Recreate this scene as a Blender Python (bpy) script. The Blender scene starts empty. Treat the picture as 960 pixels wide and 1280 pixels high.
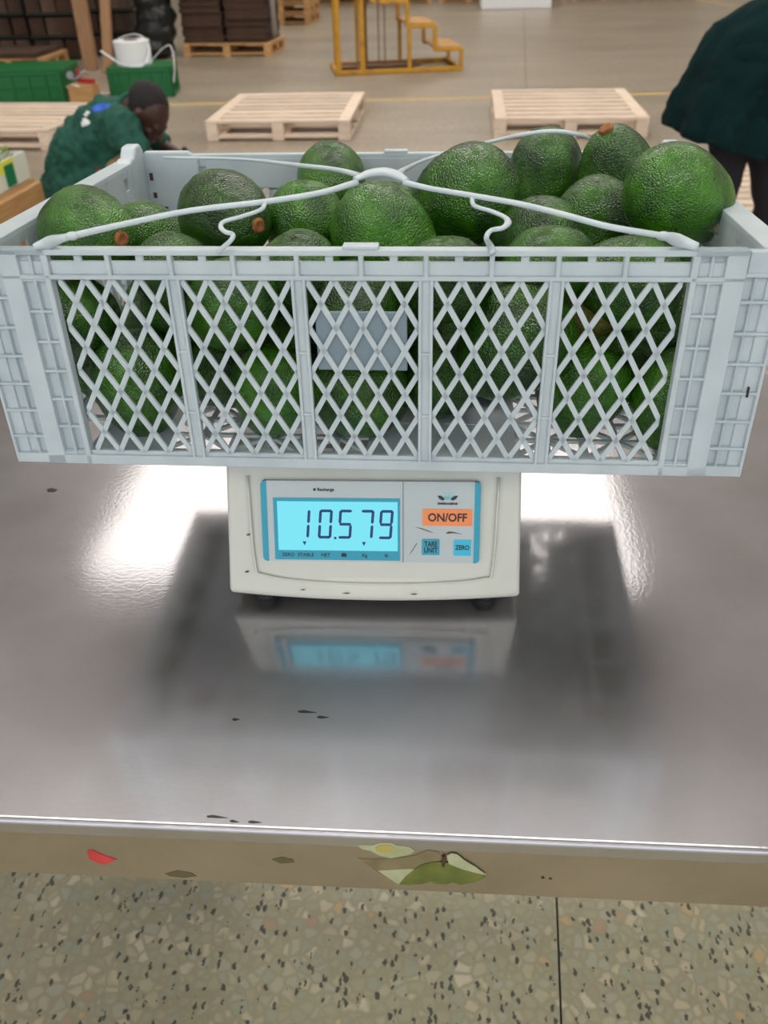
import bpy, bmesh, math, random
from mathutils import Vector, Matrix, Euler
random.seed(7)
R = math.radians
PI = math.pi
sc = bpy.context.scene
COL = sc.collection

# ------------------------------------------------------------------ camera
F = 1057.0                      # focal length in pixels of the 960x1280 frame
HC = 1.395                      # eye height
HT = HC - 0.549                 # table top height
h_, p_, r_ = R(4.5), R(35.1), R(1.6)
f0 = Vector((-math.sin(h_), math.cos(h_), 0)); rt0 = Vector((math.cos(h_), math.sin(h_), 0)); z0 = Vector((0, 0, 1))
FW = f0 * math.cos(p_) - z0 * math.sin(p_)
u_ = z0 * math.cos(p_) + f0 * math.sin(p_)
RT = rt0 * math.cos(r_) - u_ * math.sin(r_)
UP = u_ * math.cos(r_) + rt0 * math.sin(r_)
CAM = Vector((0, 0, HC))
cam_d = bpy.data.cameras.new('camera'); cam = bpy.data.objects.new('camera', cam_d); COL.objects.link(cam)
cam_d.sensor_fit = 'VERTICAL'; cam_d.sensor_height = 36.0; cam_d.lens = F / 1280 * 36.0
cam_d.clip_start = 0.02; cam_d.clip_end = 200
cam.matrix_world = Matrix(((RT.x, UP.x, -FW.x, CAM.x), (RT.y, UP.y, -FW.y, CAM.y), (RT.z, UP.z, -FW.z, CAM.z), (0, 0, 0, 1)))
cam_d.dof.use_dof = True; cam_d.dof.focus_distance = 0.72; cam_d.dof.aperture_fstop = 9.0
sc.camera = cam
sc.view_settings.view_transform = 'Standard'; sc.view_settings.look = 'None'
sc.view_settings.gamma = 1.0; sc.view_settings.use_curve_mapping = False
sc.view_settings.exposure = 0.0
sc.cycles.use_denoising = True
sc.cycles.max_bounces = 8; sc.cycles.transparent_max_bounces = 8
sc.cycles.sample_clamp_indirect = 6.0

# ------------------------------------------------------------------ world
w = bpy.data.worlds.new('daylight'); sc.world = w; w.use_nodes = True
w.node_tree.nodes['Background'].inputs[0].default_value = (0.85, 0.92, 1.0, 1)
w.node_tree.nodes['Background'].inputs[1].default_value = 1.7
SKYLIGHT = 5.0                  # brightness of the translucent roof sheets
LAMP = 30.0

# ------------------------------------------------------------------ helpers
def ray(x, y): return FW + RT * ((x - 480) / F) + UP * ((640 - y) / F)
def PZ(x, y, z):
    d = ray(x, y); return CAM + d * ((z - HC) / d.z)
def PY(x, y, Y):
    d = ray(x, y); return CAM + d * (Y / d.y)
def lin(c):
    return tuple(((v / 255) / 12.92 if v / 255 <= .04045 else ((v / 255 + .055) / 1.055) ** 2.4) for v in c) + (1,)
def V(*a): return Vector(a)

def mat(name, rgb, rough=.5, metal=0., noise=None, bump=None, coat=0., spec=.5, trans=None):
    """rgb 0-255; noise=(scale, other_rgb, low, high); bump=(scale, strength, distance); trans = translucent share"""
    m = bpy.data.materials.new(name); m.use_nodes = True
    nt = m.node_tree; b = nt.nodes['Principled BSDF']
    b.inputs['Base Color'].default_value = lin(rgb); b.inputs['Roughness'].default_value = rough
    b.inputs['Metallic'].default_value = metal; b.inputs['Coat Weight'].default_value = coat
    b.inputs['Specular IOR Level'].default_value = spec
    tc = nt.nodes.new('ShaderNodeTexCoord')
    if noise:
        n = nt.nodes.new('ShaderNodeTexNoise'); n.inputs['Scale'].default_value = noise[0]; n.inputs['Detail'].default_value = 4
        nt.links.new(tc.outputs['Object'], n.inputs['Vector'])
        cr = nt.nodes.new('ShaderNodeValToRGB')
        cr.color_ramp.elements[0].position = noise[2]; cr.color_ramp.elements[0].color = lin(rgb)
        cr.color_ramp.elements[1].position = noise[3]; cr.color_ramp.elements[1].color = lin(noise[1])
        nt.links.new(n.outputs['Fac'], cr.inputs['Fac']); nt.links.new(cr.outputs['Color'], b.inputs['Base Color'])
    if bump:
        n2 = nt.nodes.new('ShaderNodeTexNoise'); n2.inputs['Scale'].default_value = bump[0]; n2.inputs['Detail'].default_value = 3
        nt.links.new(tc.outputs['Object'], n2.inputs['Vector'])
        bp = nt.nodes.new('ShaderNodeBump'); bp.inputs['Strength'].default_value = bump[1]; bp.inputs['Distance'].default_value = bump[2]
        nt.links.new(n2.outputs['Fac'], bp.inputs['Height']); nt.links.new(bp.outputs['Normal'], b.inputs['Normal'])
    if trans:
        out = nt.nodes['Material Output']
        tl = nt.nodes.new('ShaderNodeBsdfTranslucent'); tl.inputs['Color'].default_value = lin(rgb)
        mx = nt.nodes.new('ShaderNodeMixShader'); mx.inputs[0].default_value = trans
        nt.links.new(b.outputs[0], mx.inputs[1]); nt.links.new(tl.outputs[0], mx.inputs[2])
        nt.links.new(mx.outputs[0], out.inputs['Surface'])
    return m

def emis(name, rgb, strength):
    m = bpy.data.materials.new(name); m.use_nodes = True; nt = m.node_tree
    nt.nodes.remove(nt.nodes['Principled BSDF'])
    e = nt.nodes.new('ShaderNodeEmission'); e.inputs[0].default_value = lin(rgb); e.inputs[1].default_value = strength
    nt.links.new(e.outputs[0], nt.nodes['Material Output'].inputs[0]); return m

def wood(name, a, b, scale=6., stretch=(1, 12, 12), rough=.75):
    m = bpy.data.materials.new(name); m.use_nodes = True; nt = m.node_tree; p = nt.nodes['Principled BSDF']
    p.inputs['Roughness'].default_value = rough
    tc = nt.nodes.new('ShaderNodeTexCoord'); mp = nt.nodes.new('ShaderNodeMapping'); mp.inputs['Scale'].default_value = stretch
    oi = nt.nodes.new('ShaderNodeObjectInfo')
    nt.links.new(tc.outputs['Object'], mp.inputs[0])
    vm = nt.nodes.new('ShaderNodeVectorMath'); vm.operation = 'ADD'
    nt.links.new(mp.outputs[0], vm.inputs[0])
    vs = nt.nodes.new('ShaderNodeVectorMath'); vs.operation = 'SCALE'; vs.inputs[0].default_value = (9, 5, 3)
    nt.links.new(oi.outputs['Random'], vs.inputs['Scale']); nt.links.new(vs.outputs[0], vm.inputs[1])
    n = nt.nodes.new('ShaderNodeTexNoise'); n.inputs['Scale'].default_value = scale; n.inputs['Detail'].default_value = 6
    nt.links.new(vm.outputs[0], n.inputs['Vector'])
    cr = nt.nodes.new('ShaderNodeValToRGB'); cr.color_ramp.elements[0].position = .3; cr.color_ramp.elements[1].position = .7
    cr.color_ramp.elements[0].color = lin(a); cr.color_ramp.elements[1].color = lin(b)
    nt.links.new(n.outputs['Fac'], cr.inputs[0])
    hs = nt.nodes.new('ShaderNodeHueSaturation')
    mr = nt.nodes.new('ShaderNodeMapRange'); mr.inputs['To Min'].default_value = .82; mr.inputs['To Max'].default_value = 1.12
    nt.links.new(oi.outputs['Random'], mr.inputs['Value']); nt.links.new(mr.outputs[0], hs.inputs['Value'])
    nt.links.new(cr.outputs[0], hs.inputs['Color']); nt.links.new(hs.outputs[0], p.inputs['Base Color'])
    bp = nt.nodes.new('ShaderNodeBump'); bp.inputs['Strength'].default_value = .3; bp.inputs['Distance'].default_value = .002
    nt.links.new(n.outputs['Fac'], bp.inputs['Height']); nt.links.new(bp.outputs[0], p.inputs['Normal'])
    return m

def empty(name, M=None, label=None, cat=None, group=None, parent=None):
    o = bpy.data.objects.new(name, None); COL.objects.link(o); o.empty_display_size = .05
    if parent: o.parent = parent
    if M is not None:
        if isinstance(M, Matrix): o.matrix_basis = M
        else: o.location = M
    tag(o, label, cat, group); return o
def tag(o, label=None, cat=None, group=None, kind=None):
    if label: o['label'] = label
    if cat: o['category'] = cat
    if group: o['group'] = group
    if kind: o['kind'] = kind
    return o
def new(name, me, m=None, parent=None, M=None):
    o = bpy.data.objects.new(name, me); COL.objects.link(o)
    if m is not None and not me.materials: me.materials.append(m)
    if parent: o.parent = parent
    if M is not None:
        if isinstance(M, Matrix): o.matrix_basis = M
        else: o.location = M
    return o
def build(name, bm, m, parent=None, M=None, smooth=False, bevel=0, seg=2):
    bmesh.ops.recalc_face_normals(bm, faces=bm.faces)
    me = bpy.data.meshes.new(name); bm.to_mesh(me); bm.free()
    if smooth:
        for p in me.polygons: p.use_smooth = True
    o = new(name, me, m, parent, M)
    if bevel:
        b = o.modifiers.new('bevel', 'BEVEL'); b.width = bevel; b.segments = seg; b.limit_method = 'ANGLE'; b.angle_limit = R(35)
    return o
def box(bm, x0, x1, y0, y1, z0, z1, M=None):
    vs = [bm.verts.new(V(x, y, z)) for z in (z0, z1) for x, y in ((x0, y0), (x1, y0), (x1, y1), (x0, y1))]
    if M is not None:
        for v in vs: v.co = M @ v.co
    for f in ((0, 3, 2, 1), (4, 5, 6, 7), (0, 1, 5, 4), (1, 2, 6, 5), (2, 3, 7, 6), (3, 0, 4, 7)):
        bm.faces.new([vs[i] for i in f])
    return vs
def prism(bm, pts, t0, t1, axis='y', M=None):
    """closed outline (a,b) extruded t0..t1 along axis; a,b are the other two axes in order"""
    def mk(a, b, t):
        p = {'x': V(t, a, b), 'y': V(a, t, b), 'z': V(a, b, t)}[axis]
        return M @ p if M is not None else p
    A = [bm.verts.new(mk(a, b, t0)) for a, b in pts]; B = [bm.verts.new(mk(a, b, t1)) for a, b in pts]
    bm.faces.new(A); bm.faces.new(B[::-1])
    n = len(pts)
    for i in range(n): bm.faces.new((A[i], A[(i + 1) % n], B[(i + 1) % n], B[i]))
def bar(bm, a, b, wd, ht=None, up=V(0, 0, 1)):
    """rectangular bar from a to b"""
    ht = ht or wd; a = Vector(a); b = Vector(b); d = (b - a).normalized()
    s = d.cross(up)
    if s.length < 1e-4: s = d.cross(V(0, 1, 0))
    s.normalize(); u = s.cross(d)
    vs = []
    for p in (a, b):
        for q, r in ((-1, -1), (1, -1), (1, 1), (-1, 1)): vs.append(bm.verts.new(p + s * q * wd / 2 + u * r * ht / 2))
    for f in ((0, 1, 2, 3), (7, 6, 5, 4), (0, 4, 5, 1), (1, 5, 6, 2), (2, 6, 7, 3), (3, 7, 4, 0)): bm.faces.new([vs[i] for i in f])
def frame(d):
    d = Vector(d).normalized(); a = V(0, 0, 1) if abs(d.z) < .9 else V(0, 1, 0)
    s = d.cross(a).normalized(); return s, s.cross(d).normalized()
def sweep(bm, pts, rad, seg=8, closed=False, flat=1.0):
    """round tube through points; rad number or list"""
    pts = [Vector(p) for p in pts]; n = len(pts); rings = []
    s, u = frame(pts[1] - pts[0])
    if isinstance(rad, (list, tuple)) and len(rad) != n:
        rr_ = []
        for i in range(n):
            t = i / (n - 1) * (len(rad) - 1); a = int(min(t, len(rad) - 2)); rr_.append(rad[a] * (1 - (t - a)) + rad[a + 1] * (t - a))
        rad = rr_
    for i, p in enumerate(pts):
        d = (pts[(i + 1) % n] - pts[i - 1]) if closed else (pts[min(i + 1, n - 1)] - pts[max(i - 1, 0)])
        d.normalize(); s = (s - d * s.dot(d)); s.normalize(); u = d.cross(s)
        r = rad[i] if isinstance(rad, (list, tuple)) else rad
        rings.append([bm.verts.new(p + s * math.cos(2 * PI * k / seg) * r + u * math.sin(2 * PI * k / seg) * r * flat) for k in range(seg)])
    m = n if closed else n - 1
    for i in range(m):
        A, B = rings[i], rings[(i + 1) % n]
        for k in range(seg): bm.faces.new((A[k], A[(k + 1) % seg], B[(k + 1) % seg], B[k]))
    if not closed: bm.faces.new(rings[0][::-1]); bm.faces.new(rings[-1])
def spline(pts, n=8):
    """Catmull-Rom through points"""
    P = [Vector(p) for p in pts]; P = [P[0] * 2 - P[1]] + P + [P[-1] * 2 - P[-2]]; out = []
    for i in range(1, len(P) - 2):
        a, b, c, d = P[i - 1:i + 3]
        for k in range(n):
            t = k / n
            out.append(.5 * ((2 * b) + (c - a) * t + (2 * a - 5 * b + 4 * c - d) * t * t + (3 * b - a - 3 * c + d) * t ** 3))
    out.append(P[-2]); return out
def lathe(bm, prof, seg=24, M=None):
    """profile (r,z) spun about z"""
    rings = []
    for r, z in prof:
        if r < 1e-6: rings.append([bm.verts.new(M @ V(0, 0, z) if M is not None else V(0, 0, z))])
        else:
            ring = [V(r * math.cos(2 * PI * k / seg), r * math.sin(2 * PI * k / seg), z) for k in range(seg)]
            rings.append([bm.verts.new(M @ p if M is not None else p) for p in ring])
    for A, B in zip(rings, rings[1:]):
        for k in range(seg):
            k2 = (k + 1) % seg
            if len(A) == 1 and len(B) == 1: continue
            if len(A) == 1: bm.faces.new((A[0], B[k], B[k2]))
            elif len(B) == 1: bm.faces.new((A[k], B[0], A[k2]))
            else: bm.faces.new((A[k], B[k], B[k2], A[k2]))
    for ring in (rings[0], rings[-1]):
        if len(ring) > 1: bm.faces.new(ring)
def capsule(bm, a, ra, b, rb, seg=14, sx=1.0):
    a = Vector(a); b = Vector(b); d = b - a; L = d.length
    if L < 1e-6: L = 1e-4; d = V(0, 0, 1)
    s, u = frame(d); d = d.normalized(); M = Matrix(((s.x, u.x * sx, d.x, a.x), (s.y, u.y * sx, d.y, a.y), (s.z, u.z * sx, d.z, a.z), (0, 0, 0, 1)))
    prof = [(0, -ra)] + [(ra * math.cos(t), ra * math.sin(t)) for t in (-1.2, -.8, -.4, 0)] + [(rb * math.cos(t), L + rb * math.sin(t)) for t in (0, .4, .8, 1.2)] + [(0, L + rb)]
    lathe(bm, prof, seg, M)
def ellip(bm, c, rad, rot=(0, 0, 0), seg=16):
    M = Matrix.Translation(c) @ Euler(rot).to_matrix().to_4x4() @ Matrix.Diagonal((*rad, 1))
    lathe(bm, [(0, -1)] + [(math.cos(t), math.sin(t)) for t in (-1.3, -1, -.7, -.35, 0, .35, .7, 1, 1.3)] + [(0, 1)], seg, M)
def blob(name, bm, m, parent=None, voxel=.01, it=6, fold=None):
    """one continuous body surface grown from overlapping volumes"""
    bmesh.ops.recalc_face_normals(bm, faces=bm.faces)
    me = bpy.data.meshes.new('tmp'); bm.to_mesh(me); bm.free()
    o = bpy.data.objects.new('tmp', me); COL.objects.link(o)
    r = o.modifiers.new('r', 'REMESH'); r.mode = 'VOXEL'; r.voxel_size = voxel; r.use_smooth_shade = True
    s = o.modifiers.new('s', 'SMOOTH'); s.factor = .6; s.iterations = it
    if fold:
        tx = bpy.data.textures.new('fold', 'CLOUDS'); tx.noise_scale = fold[0]; tx.noise_depth = 1
        dm = o.modifiers.new('d', 'DISPLACE'); dm.texture = tx; dm.strength = fold[1]; dm.mid_level = .5
    dg = bpy.context.evaluated_depsgraph_get(); dg.update()
    me2 = bpy.data.meshes.new_from_object(o.evaluated_get(dg))
    bpy.data.objects.remove(o)
    me2.name = name
    for p in me2.polygons: p.use_smooth = True
    me2.materials.clear()
    return new(name, me2, m, parent)
def text(name, s, size, m, parent, M, bold=0.0, xs=1.0, al='CENTER', ext=.0003):
    cu = bpy.data.curves.new('t', 'FONT'); cu.body = s; cu.size = size; cu.align_x = al; cu.align_y = 'CENTER'; cu.offset = bold; cu.extrude = ext
    cu.resolution_u = 3
    o = bpy.data.objects.new('t', cu); me = bpy.data.meshes.new_from_object(o); bpy.data.objects.remove(o)
    me.materials.clear(); me.name = name
    return new(name, me, m, parent, M @ Matrix.Diagonal((xs, 1, 1, 1)))

# ------------------------------------------------------------------ materials
plastic = mat('milky_plastic', (218, 227, 232), .36, noise=(30, (204, 215, 222), .4, .7), bump=(60, .15, .001), trans=.30)
green_plastic = mat('green_plastic', (6, 104, 50), .4, trans=.1)
pallet_wood = wood('pallet_pine', (205, 180, 160), (232, 214, 196))
old_wood = wood('older_pallet_wood', (178, 132, 82), (206, 162, 110))
post_wood = wood('post_wood', (150, 112, 80), (176, 136, 100), stretch=(12, 12, 1))
yellow = mat('yellow_paint', (196, 142, 22), .45, noise=(9, (150, 100, 30), .5, .8))
tread = mat('worn_tread', (190, 140, 60), .6, noise=(20, (140, 100, 60), .4, .7))
rust = mat('rusty_steel', (96, 58, 30), .7, noise=(12, (120, 84, 50), .3, .7))
skin = mat('dark_skin', (66, 40, 32), .5, noise=(12, (54, 31, 25), .4, .7))
hair = mat('black_hair', (24, 20, 22), .85, bump=(260, .7, .004))
coat = mat('green_workwear', (20, 80, 66), .85, noise=(5, (14, 66, 56), .35, .7), bump=(30, .25, .006))
coat_dark = mat('bottle_green_coat', (3, 36, 36), .95, spec=.2, noise=(4, (2, 27, 28), .35, .7), bump=(30, .25, .006))
trousers = mat('dark_trousers', (28, 24, 30), .9)
khaki = mat('khaki_trousers', (150, 122, 86), .9)
shoe_m = mat('black_shoe', (20, 18, 18), .5)
white_p = mat('white_strap', (232, 234, 238), .4)
card = mat('brown_board', (78, 57, 45), .9, noise=(5, (52, 38, 30), .3, .7), bump=(40, .4, .01))
card2 = mat('brown_sheet', (78, 52, 38), .9, noise=(4, (58, 40, 30), .3, .7))
film = mat('black_film', (24, 26, 26), .3, bump=(14, .8, .03))
rubber = mat('black_rubber', (20, 20, 20), .6)
cream = mat('cream_abs', (200, 200, 190), .32, noise=(7, (186, 184, 170), .45, .8), coat=.15)
panel = mat('panel_grey', (182, 190, 192), .3, noise=(9, (172, 180, 178), .4, .8))
teal = mat('teal_print', (30, 150, 176), .3)
orange = mat('orange_key', (240, 136, 72), .35)
ink = mat('navy_ink', (8, 52, 120), .5)
dark = mat('dark_ink', (34, 40, 46), .5)
steel_leg = mat('leg_steel', (150, 150, 152), .35, 1.)
lcd = emis('lcd_backlight', (132, 236, 252), .95)
brown_stain = mat('dried_residue', (92, 84, 56), .8)

def steel_mat():
    m = bpy.data.materials.new('brushed_stainless'); m.use_nodes = True; nt = m.node_tree; p = nt.nodes['Principled BSDF']
    p.inputs['Metallic'].default_value = 1.0
    L = nt.links.new; N = nt.nodes.new
    tc = N('ShaderNodeTexCoord')
    mp = N('ShaderNodeMapping'); mp.inputs['Scale'].default_value = (6, 1, 1); mp.inputs['Location'].default_value = (0.3, .2, 0)
    L(tc.outputs['Object'], mp.inputs[0])
    # swirls left by scouring pads
    wv = N('ShaderNodeTexWave'); wv.wave_type = 'RINGS'; wv.rings_direction = 'Z'; wv.inputs['Scale'].default_value = 42; wv.inputs['Distortion'].default_value = 9
    wv.inputs['Detail'].default_value = 4; wv.inputs['Detail Scale'].default_value = 3
    mp2 = N('ShaderNodeMapping'); mp2.inputs['Location'].default_value = (.34, -.80, 0); L(tc.outputs['Object'], mp2.inputs[0]); L(mp2.outputs[0], wv.inputs['Vector'])
    n1 = N('ShaderNodeTexNoise'); n1.inputs['Scale'].default_value = 500; n1.inputs['Detail'].default_value = 2
    mp3 = N('ShaderNodeMapping'); mp3.inputs['Scale'].default_value = (.05, 1, 1); L(tc.outputs['Object'], mp3.inputs[0]); L(mp3.outputs[0], n1.inputs['Vector'])
    n2 = N('ShaderNodeTexNoise'); n2.inputs['Scale'].default_value = 7; n2.inputs['Detail'].default_value = 6; L(tc.outputs['Object'], n2.inputs['Vector'])
    mr = N('ShaderNodeMapRange'); mr.inputs['To Min'].default_value = .08; mr.inputs['To Max'].default_value = .13; L(n2.outputs['Fac'], mr.inputs['Value'])
    L(mr.outputs[0], p.inputs['Roughness'])
    cr = N('ShaderNodeValToRGB'); cr.color_ramp.elements[0].position = .35; cr.color_ramp.elements[1].position = .7
    cr.color_ramp.elements[0].color = lin((174, 170, 174)); cr.color_ramp.elements[1].color = lin((192, 190, 196)); L(n2.outputs['Fac'], cr.inputs[0])
    L(cr.outputs[0], p.inputs['Base Color'])
    ad = N('ShaderNodeMath'); ad.operation = 'ADD'; L(wv.outputs['Fac'], ad.inputs[0]); L(n1.outputs['Fac'], ad.inputs[1])
    bp = N('ShaderNodeBump'); bp.inputs['Strength'].default_value = .06; bp.inputs['Distance'].default_value = .0002
    L(ad.outputs[0], bp.inputs['Height']); L(bp.outputs[0], p.inputs['Normal'])
    p2 = N('ShaderNodeBsdfPrincipled'); p2.inputs['Metallic'].default_value = 1; p2.inputs['Roughness'].default_value = .40
    L(cr.outputs[0], p2.inputs['Base Color']); L(bp.outputs[0], p2.inputs['Normal'])
    mx = N('ShaderNodeMixShader'); mx.inputs[0].default_value = .52
    L(p.outputs[0], mx.inputs[1]); L(p2.outputs[0], mx.inputs[2]); L(mx.outputs[0], nt.nodes['Material Output'].inputs[0])
    return m
steel = steel_mat()

def terrazzo(name='terrazzo', lo=(216, 206, 200), hi=(255, 250, 240)):
    m = bpy.data.materials.new(name); m.use_nodes = True; nt = m.node_tree; p = nt.nodes['Principled BSDF']
    L = nt.links.new; N = nt.nodes.new
    p.inputs['Roughness'].default_value = .34
    g = N('ShaderNodeNewGeometry')
    n = N('ShaderNodeTexNoise'); n.inputs['Scale'].default_value = 60; L(g.outputs['Position'], n.inputs['Vector'])
    add = N('ShaderNodeVectorMath'); add.operation = 'MULTIPLY_ADD'; L(n.outputs['Color'], add.inputs[0]); add.inputs[1].default_value = (.008, .008, .008); L(g.outputs['Position'], add.inputs[2])
    big = N('ShaderNodeTexVoronoi'); big.inputs['Scale'].default_value = 52; L(add.outputs[0], big.inputs['Vector'])
    edg = N('ShaderNodeTexVoronoi'); edg.feature = 'DISTANCE_TO_EDGE'; edg.inputs['Scale'].default_value = 52; L(add.outputs[0], edg.inputs['Vector'])
    sm = N('ShaderNodeTexVoronoi'); sm.inputs['Scale'].default_value = 150
    n4 = N('ShaderNodeTexNoise'); n4.inputs['Scale'].default_value = 130; L(g.outputs['Position'], n4.inputs['Vector'])
    a4 = N('ShaderNodeVectorMath'); a4.operation = 'MULTIPLY_ADD'; a4.inputs[1].default_value = (.010, .010, .010); L(n4.outputs['Color'], a4.inputs[0]); L(g.outputs['Position'], a4.inputs[2])
    m4 = N('ShaderNodeMapping'); m4.inputs['Scale'].default_value = (1.0, .5, 1); m4.inputs['Rotation'].default_value = (0, 0, .6); L(a4.outputs[0], m4.inputs[0]); L(m4.outputs[0], sm.inputs['Vector'])
    # large stone chips: per cell colour inside the cell core
    sep = N('ShaderNodeSeparateColor'); L(big.outputs['Color'], sep.inputs[0])
    cr = N('ShaderNodeValToRGB'); e = cr.color_ramp; e.interpolation = 'CONSTANT'
    e.elements[0].position = 0; e.elements[0].color = lin((180, 180, 158))
    e.elements[1].position = .34; e.elements[1].color = lin((192, 191, 170))
    for pos, c in ((.5, (172, 180, 164)), (.66, (206, 202, 180)), (.78, (184, 188, 174)), (.92, (202, 184, 148)), (.95, (190, 170, 150)), (.97, (216, 214, 196))):
        x = e.elements.new(pos); x.color = lin(c)
    L(sep.outputs[0], cr.inputs[0])
    core = N('ShaderNodeMapRange'); core.inputs['From Min'].default_value = .02; core.inputs['From Max'].default_value = .22; L(edg.outputs['Distance'], core.inputs['Value'])
    mix = N('ShaderNodeMix'); mix.data_type = 'RGBA'; mix.inputs[6].default_value = lin((172, 171, 150)); L(core.outputs[0], mix.inputs[0]); L(cr.outputs[0], mix.inputs[7])
    sp2 = N('ShaderNodeSeparateColor'); L(sm.outputs['Color'], sp2.inputs[0])
    th = N('ShaderNodeMath'); th.operation = 'GREATER_THAN'; th.inputs[1].default_value = .87; L(sp2.outputs[1], th.inputs[0])
    c2 = N('ShaderNodeMath'); c2.operation = 'LESS_THAN'; c2.inputs[1].default_value = .50; L(sm.outputs['Distance'], c2.inputs[0])
    an = N('ShaderNodeMath'); an.operation = 'MULTIPLY'; L(th.outputs[0], an.inputs[0]); L(c2.outputs[0], an.inputs[1])
    mix2 = N('ShaderNodeMix'); mix2.data_type = 'RGBA'; L(an.outputs[0], mix2.inputs[0]); L(mix.outputs[2], mix2.inputs[6]); mix2.inputs[7].default_value = lin((88, 92, 88))
    # broad dust and wear over the hall, with the slab tint in lo and hi
    n3 = N('ShaderNodeTexNoise'); n3.inputs['Scale'].default_value = .9; n3.inputs['Detail'].default_value = 8; n3.inputs['Roughness'].default_value = .65
    mp = N('ShaderNodeMapping'); mp.inputs['Scale'].default_value = (.5, 1.6, 1); L(g.outputs['Position'], mp.inputs[0]); L(mp.outputs[0], n3.inputs['Vector'])
    cr3 = N('ShaderNodeValToRGB'); cr3.color_ramp.elements[0].position = .3; cr3.color_ramp.elements[0].color = lin(lo); cr3.color_ramp.elements[1].position = .7; cr3.color_ramp.elements[1].color = lin(hi)
    L(n3.outputs['Fac'], cr3.inputs[0])
    mul = N('ShaderNodeMix'); mul.data_type = 'RGBA'; mul.blend_type = 'MULTIPLY'; mul.inputs[0].default_value = 1; L(mix2.outputs[2], mul.inputs[6]); L(cr3.outputs[0], mul.inputs[7])
    L(mul.outputs[2], p.inputs['Base Color'])
    return m
terr = terrazzo(); terr_far = terrazzo('far_terrazzo', (196, 178, 180), (236, 218, 216))  # second copy has a darker, pinker tint for the far slabs

def avocado_mat():
    m = bpy.data.materials.new('avocado_skin'); m.use_nodes = True; nt = m.node_tree; p = nt.nodes['Principled BSDF']
    L = nt.links.new; N = nt.nodes.new
    tc = N('ShaderNodeTexCoord'); oi = N('ShaderNodeObjectInfo')
    mp = N('ShaderNodeVectorMath'); mp.operation = 'ADD'; L(tc.outputs['Object'], mp.inputs[0])
    vs = N('ShaderNodeVectorMath'); vs.operation = 'SCALE'; vs.inputs[0].default_value = (7, 3, 5); L(oi.outputs['Random'], vs.inputs['Scale']); L(vs.outputs[0], mp.inputs[1])
    big = N('ShaderNodeTexNoise'); big.inputs['Scale'].default_value = 1.3; big.inputs['Detail'].default_value = 3; L(mp.outputs[0], big.inputs['Vector'])
    cr = N('ShaderNodeValToRGB'); cr.color_ramp.elements[0].position = .33; cr.color_ramp.elements[0].color = lin((18, 60, 4)); cr.color_ramp.elements[1].position = .70; cr.color_ramp.elements[1].color = lin((62, 120, 12))
    L(big.outputs['Fac'], cr.inputs[0])
    vo = N('ShaderNodeTexVoronoi'); vo.inputs['Scale'].default_value = 24; L(mp.outputs[0], vo.inputs['Vector'])
    n2 = N('ShaderNodeTexNoise'); n2.inputs['Scale'].default_value = 8; n2.inputs['Detail'].default_value = 2; L(mp.outputs[0], n2.inputs['Vector'])
    sp = N('ShaderNodeMapRange'); sp.inputs['From Min'].default_value = .22; sp.inputs['From Max'].default_value = .05; sp.inputs['To Max'].default_value = .22; L(vo.outputs['Distance'], sp.inputs['Value'])
    mx = N('ShaderNodeMix'); mx.data_type = 'RGBA'; L(sp.outputs[0], mx.inputs[0]); L(cr.outputs[0], mx.inputs[6]); mx.inputs[7].default_value = lin((100, 150, 44))
    hs = N('ShaderNodeHueSaturation'); mr = N('ShaderNodeMapRange'); mr.inputs['To Min'].default_value = .6; mr.inputs['To Max'].default_value = 1.2
    L(oi.outputs['Random'], mr.inputs['Value']); L(mr.outputs[0], hs.inputs['Value']); L(mx.outputs[2], hs.inputs['Color'])
    L(hs.outputs[0], p.inputs['Base Color'])
    ad = N('ShaderNodeMath'); ad.operation = 'MULTIPLY_ADD'; ad.inputs[1].default_value = .55; L(n2.outputs['Fac'], ad.inputs[0]); L(vo.outputs['Distance'], ad.inputs[2])
    bp = N('ShaderNodeBump'); bp.inputs['Strength'].default_value = .9; bp.inputs['Distance'].default_value = .0012; bp.invert = True
    L(ad.outputs[0], bp.inputs['Height']); L(bp.outputs[0], p.inputs['Normal'])
    p.inputs['Roughness'].default_value = .13; p.inputs['Specular IOR Level'].default_value = .55
    p.inputs['Coat Weight'].default_value = .12; p.inputs['Coat Roughness'].default_value = .12
    L(bp.outputs[0], p.inputs['Coat Normal'])
    return m
avo_m = avocado_mat()
stem_m = mat('stem_scar', (158, 98, 54), .8, noise=(8, (104, 60, 30), .4, .7))

# ------------------------------------------------------------------ the hall
concrete = mat('slab_bed', (58, 54, 48), .9)
wall_m = mat('wall_paint', (196, 192, 184), .8, noise=(1.2, (180, 176, 168), .4, .7))
roof_m = mat('roof_sheet', (196, 196, 200), .7)
bm = bmesh.new(); box(bm, -16, 16, -12, 34, -.30, -.04)
tag(build('floor', bm, concrete), kind='structure')
floor_slabs = tag(empty('floor_slab'), kind='structure')
JA = R(3.9); G = 2.6; g = .0035
Mf = Matrix.Translation((.207, .70, 0)) @ Matrix.Rotation(-JA, 4, 'Z')
bm = bmesh.new(); box(bm, g / 2, G - g / 2, g / 2, G - g / 2, -.04, 0); slab = None
bmesh.ops.recalc_face_normals(bm, faces=bm.faces); me_slab = bpy.data.meshes.new('slab'); bm.to_mesh(me_slab); bm.free(); me_slab2 = me_slab.copy(); me_slab2.materials.append(terr_far)
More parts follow.
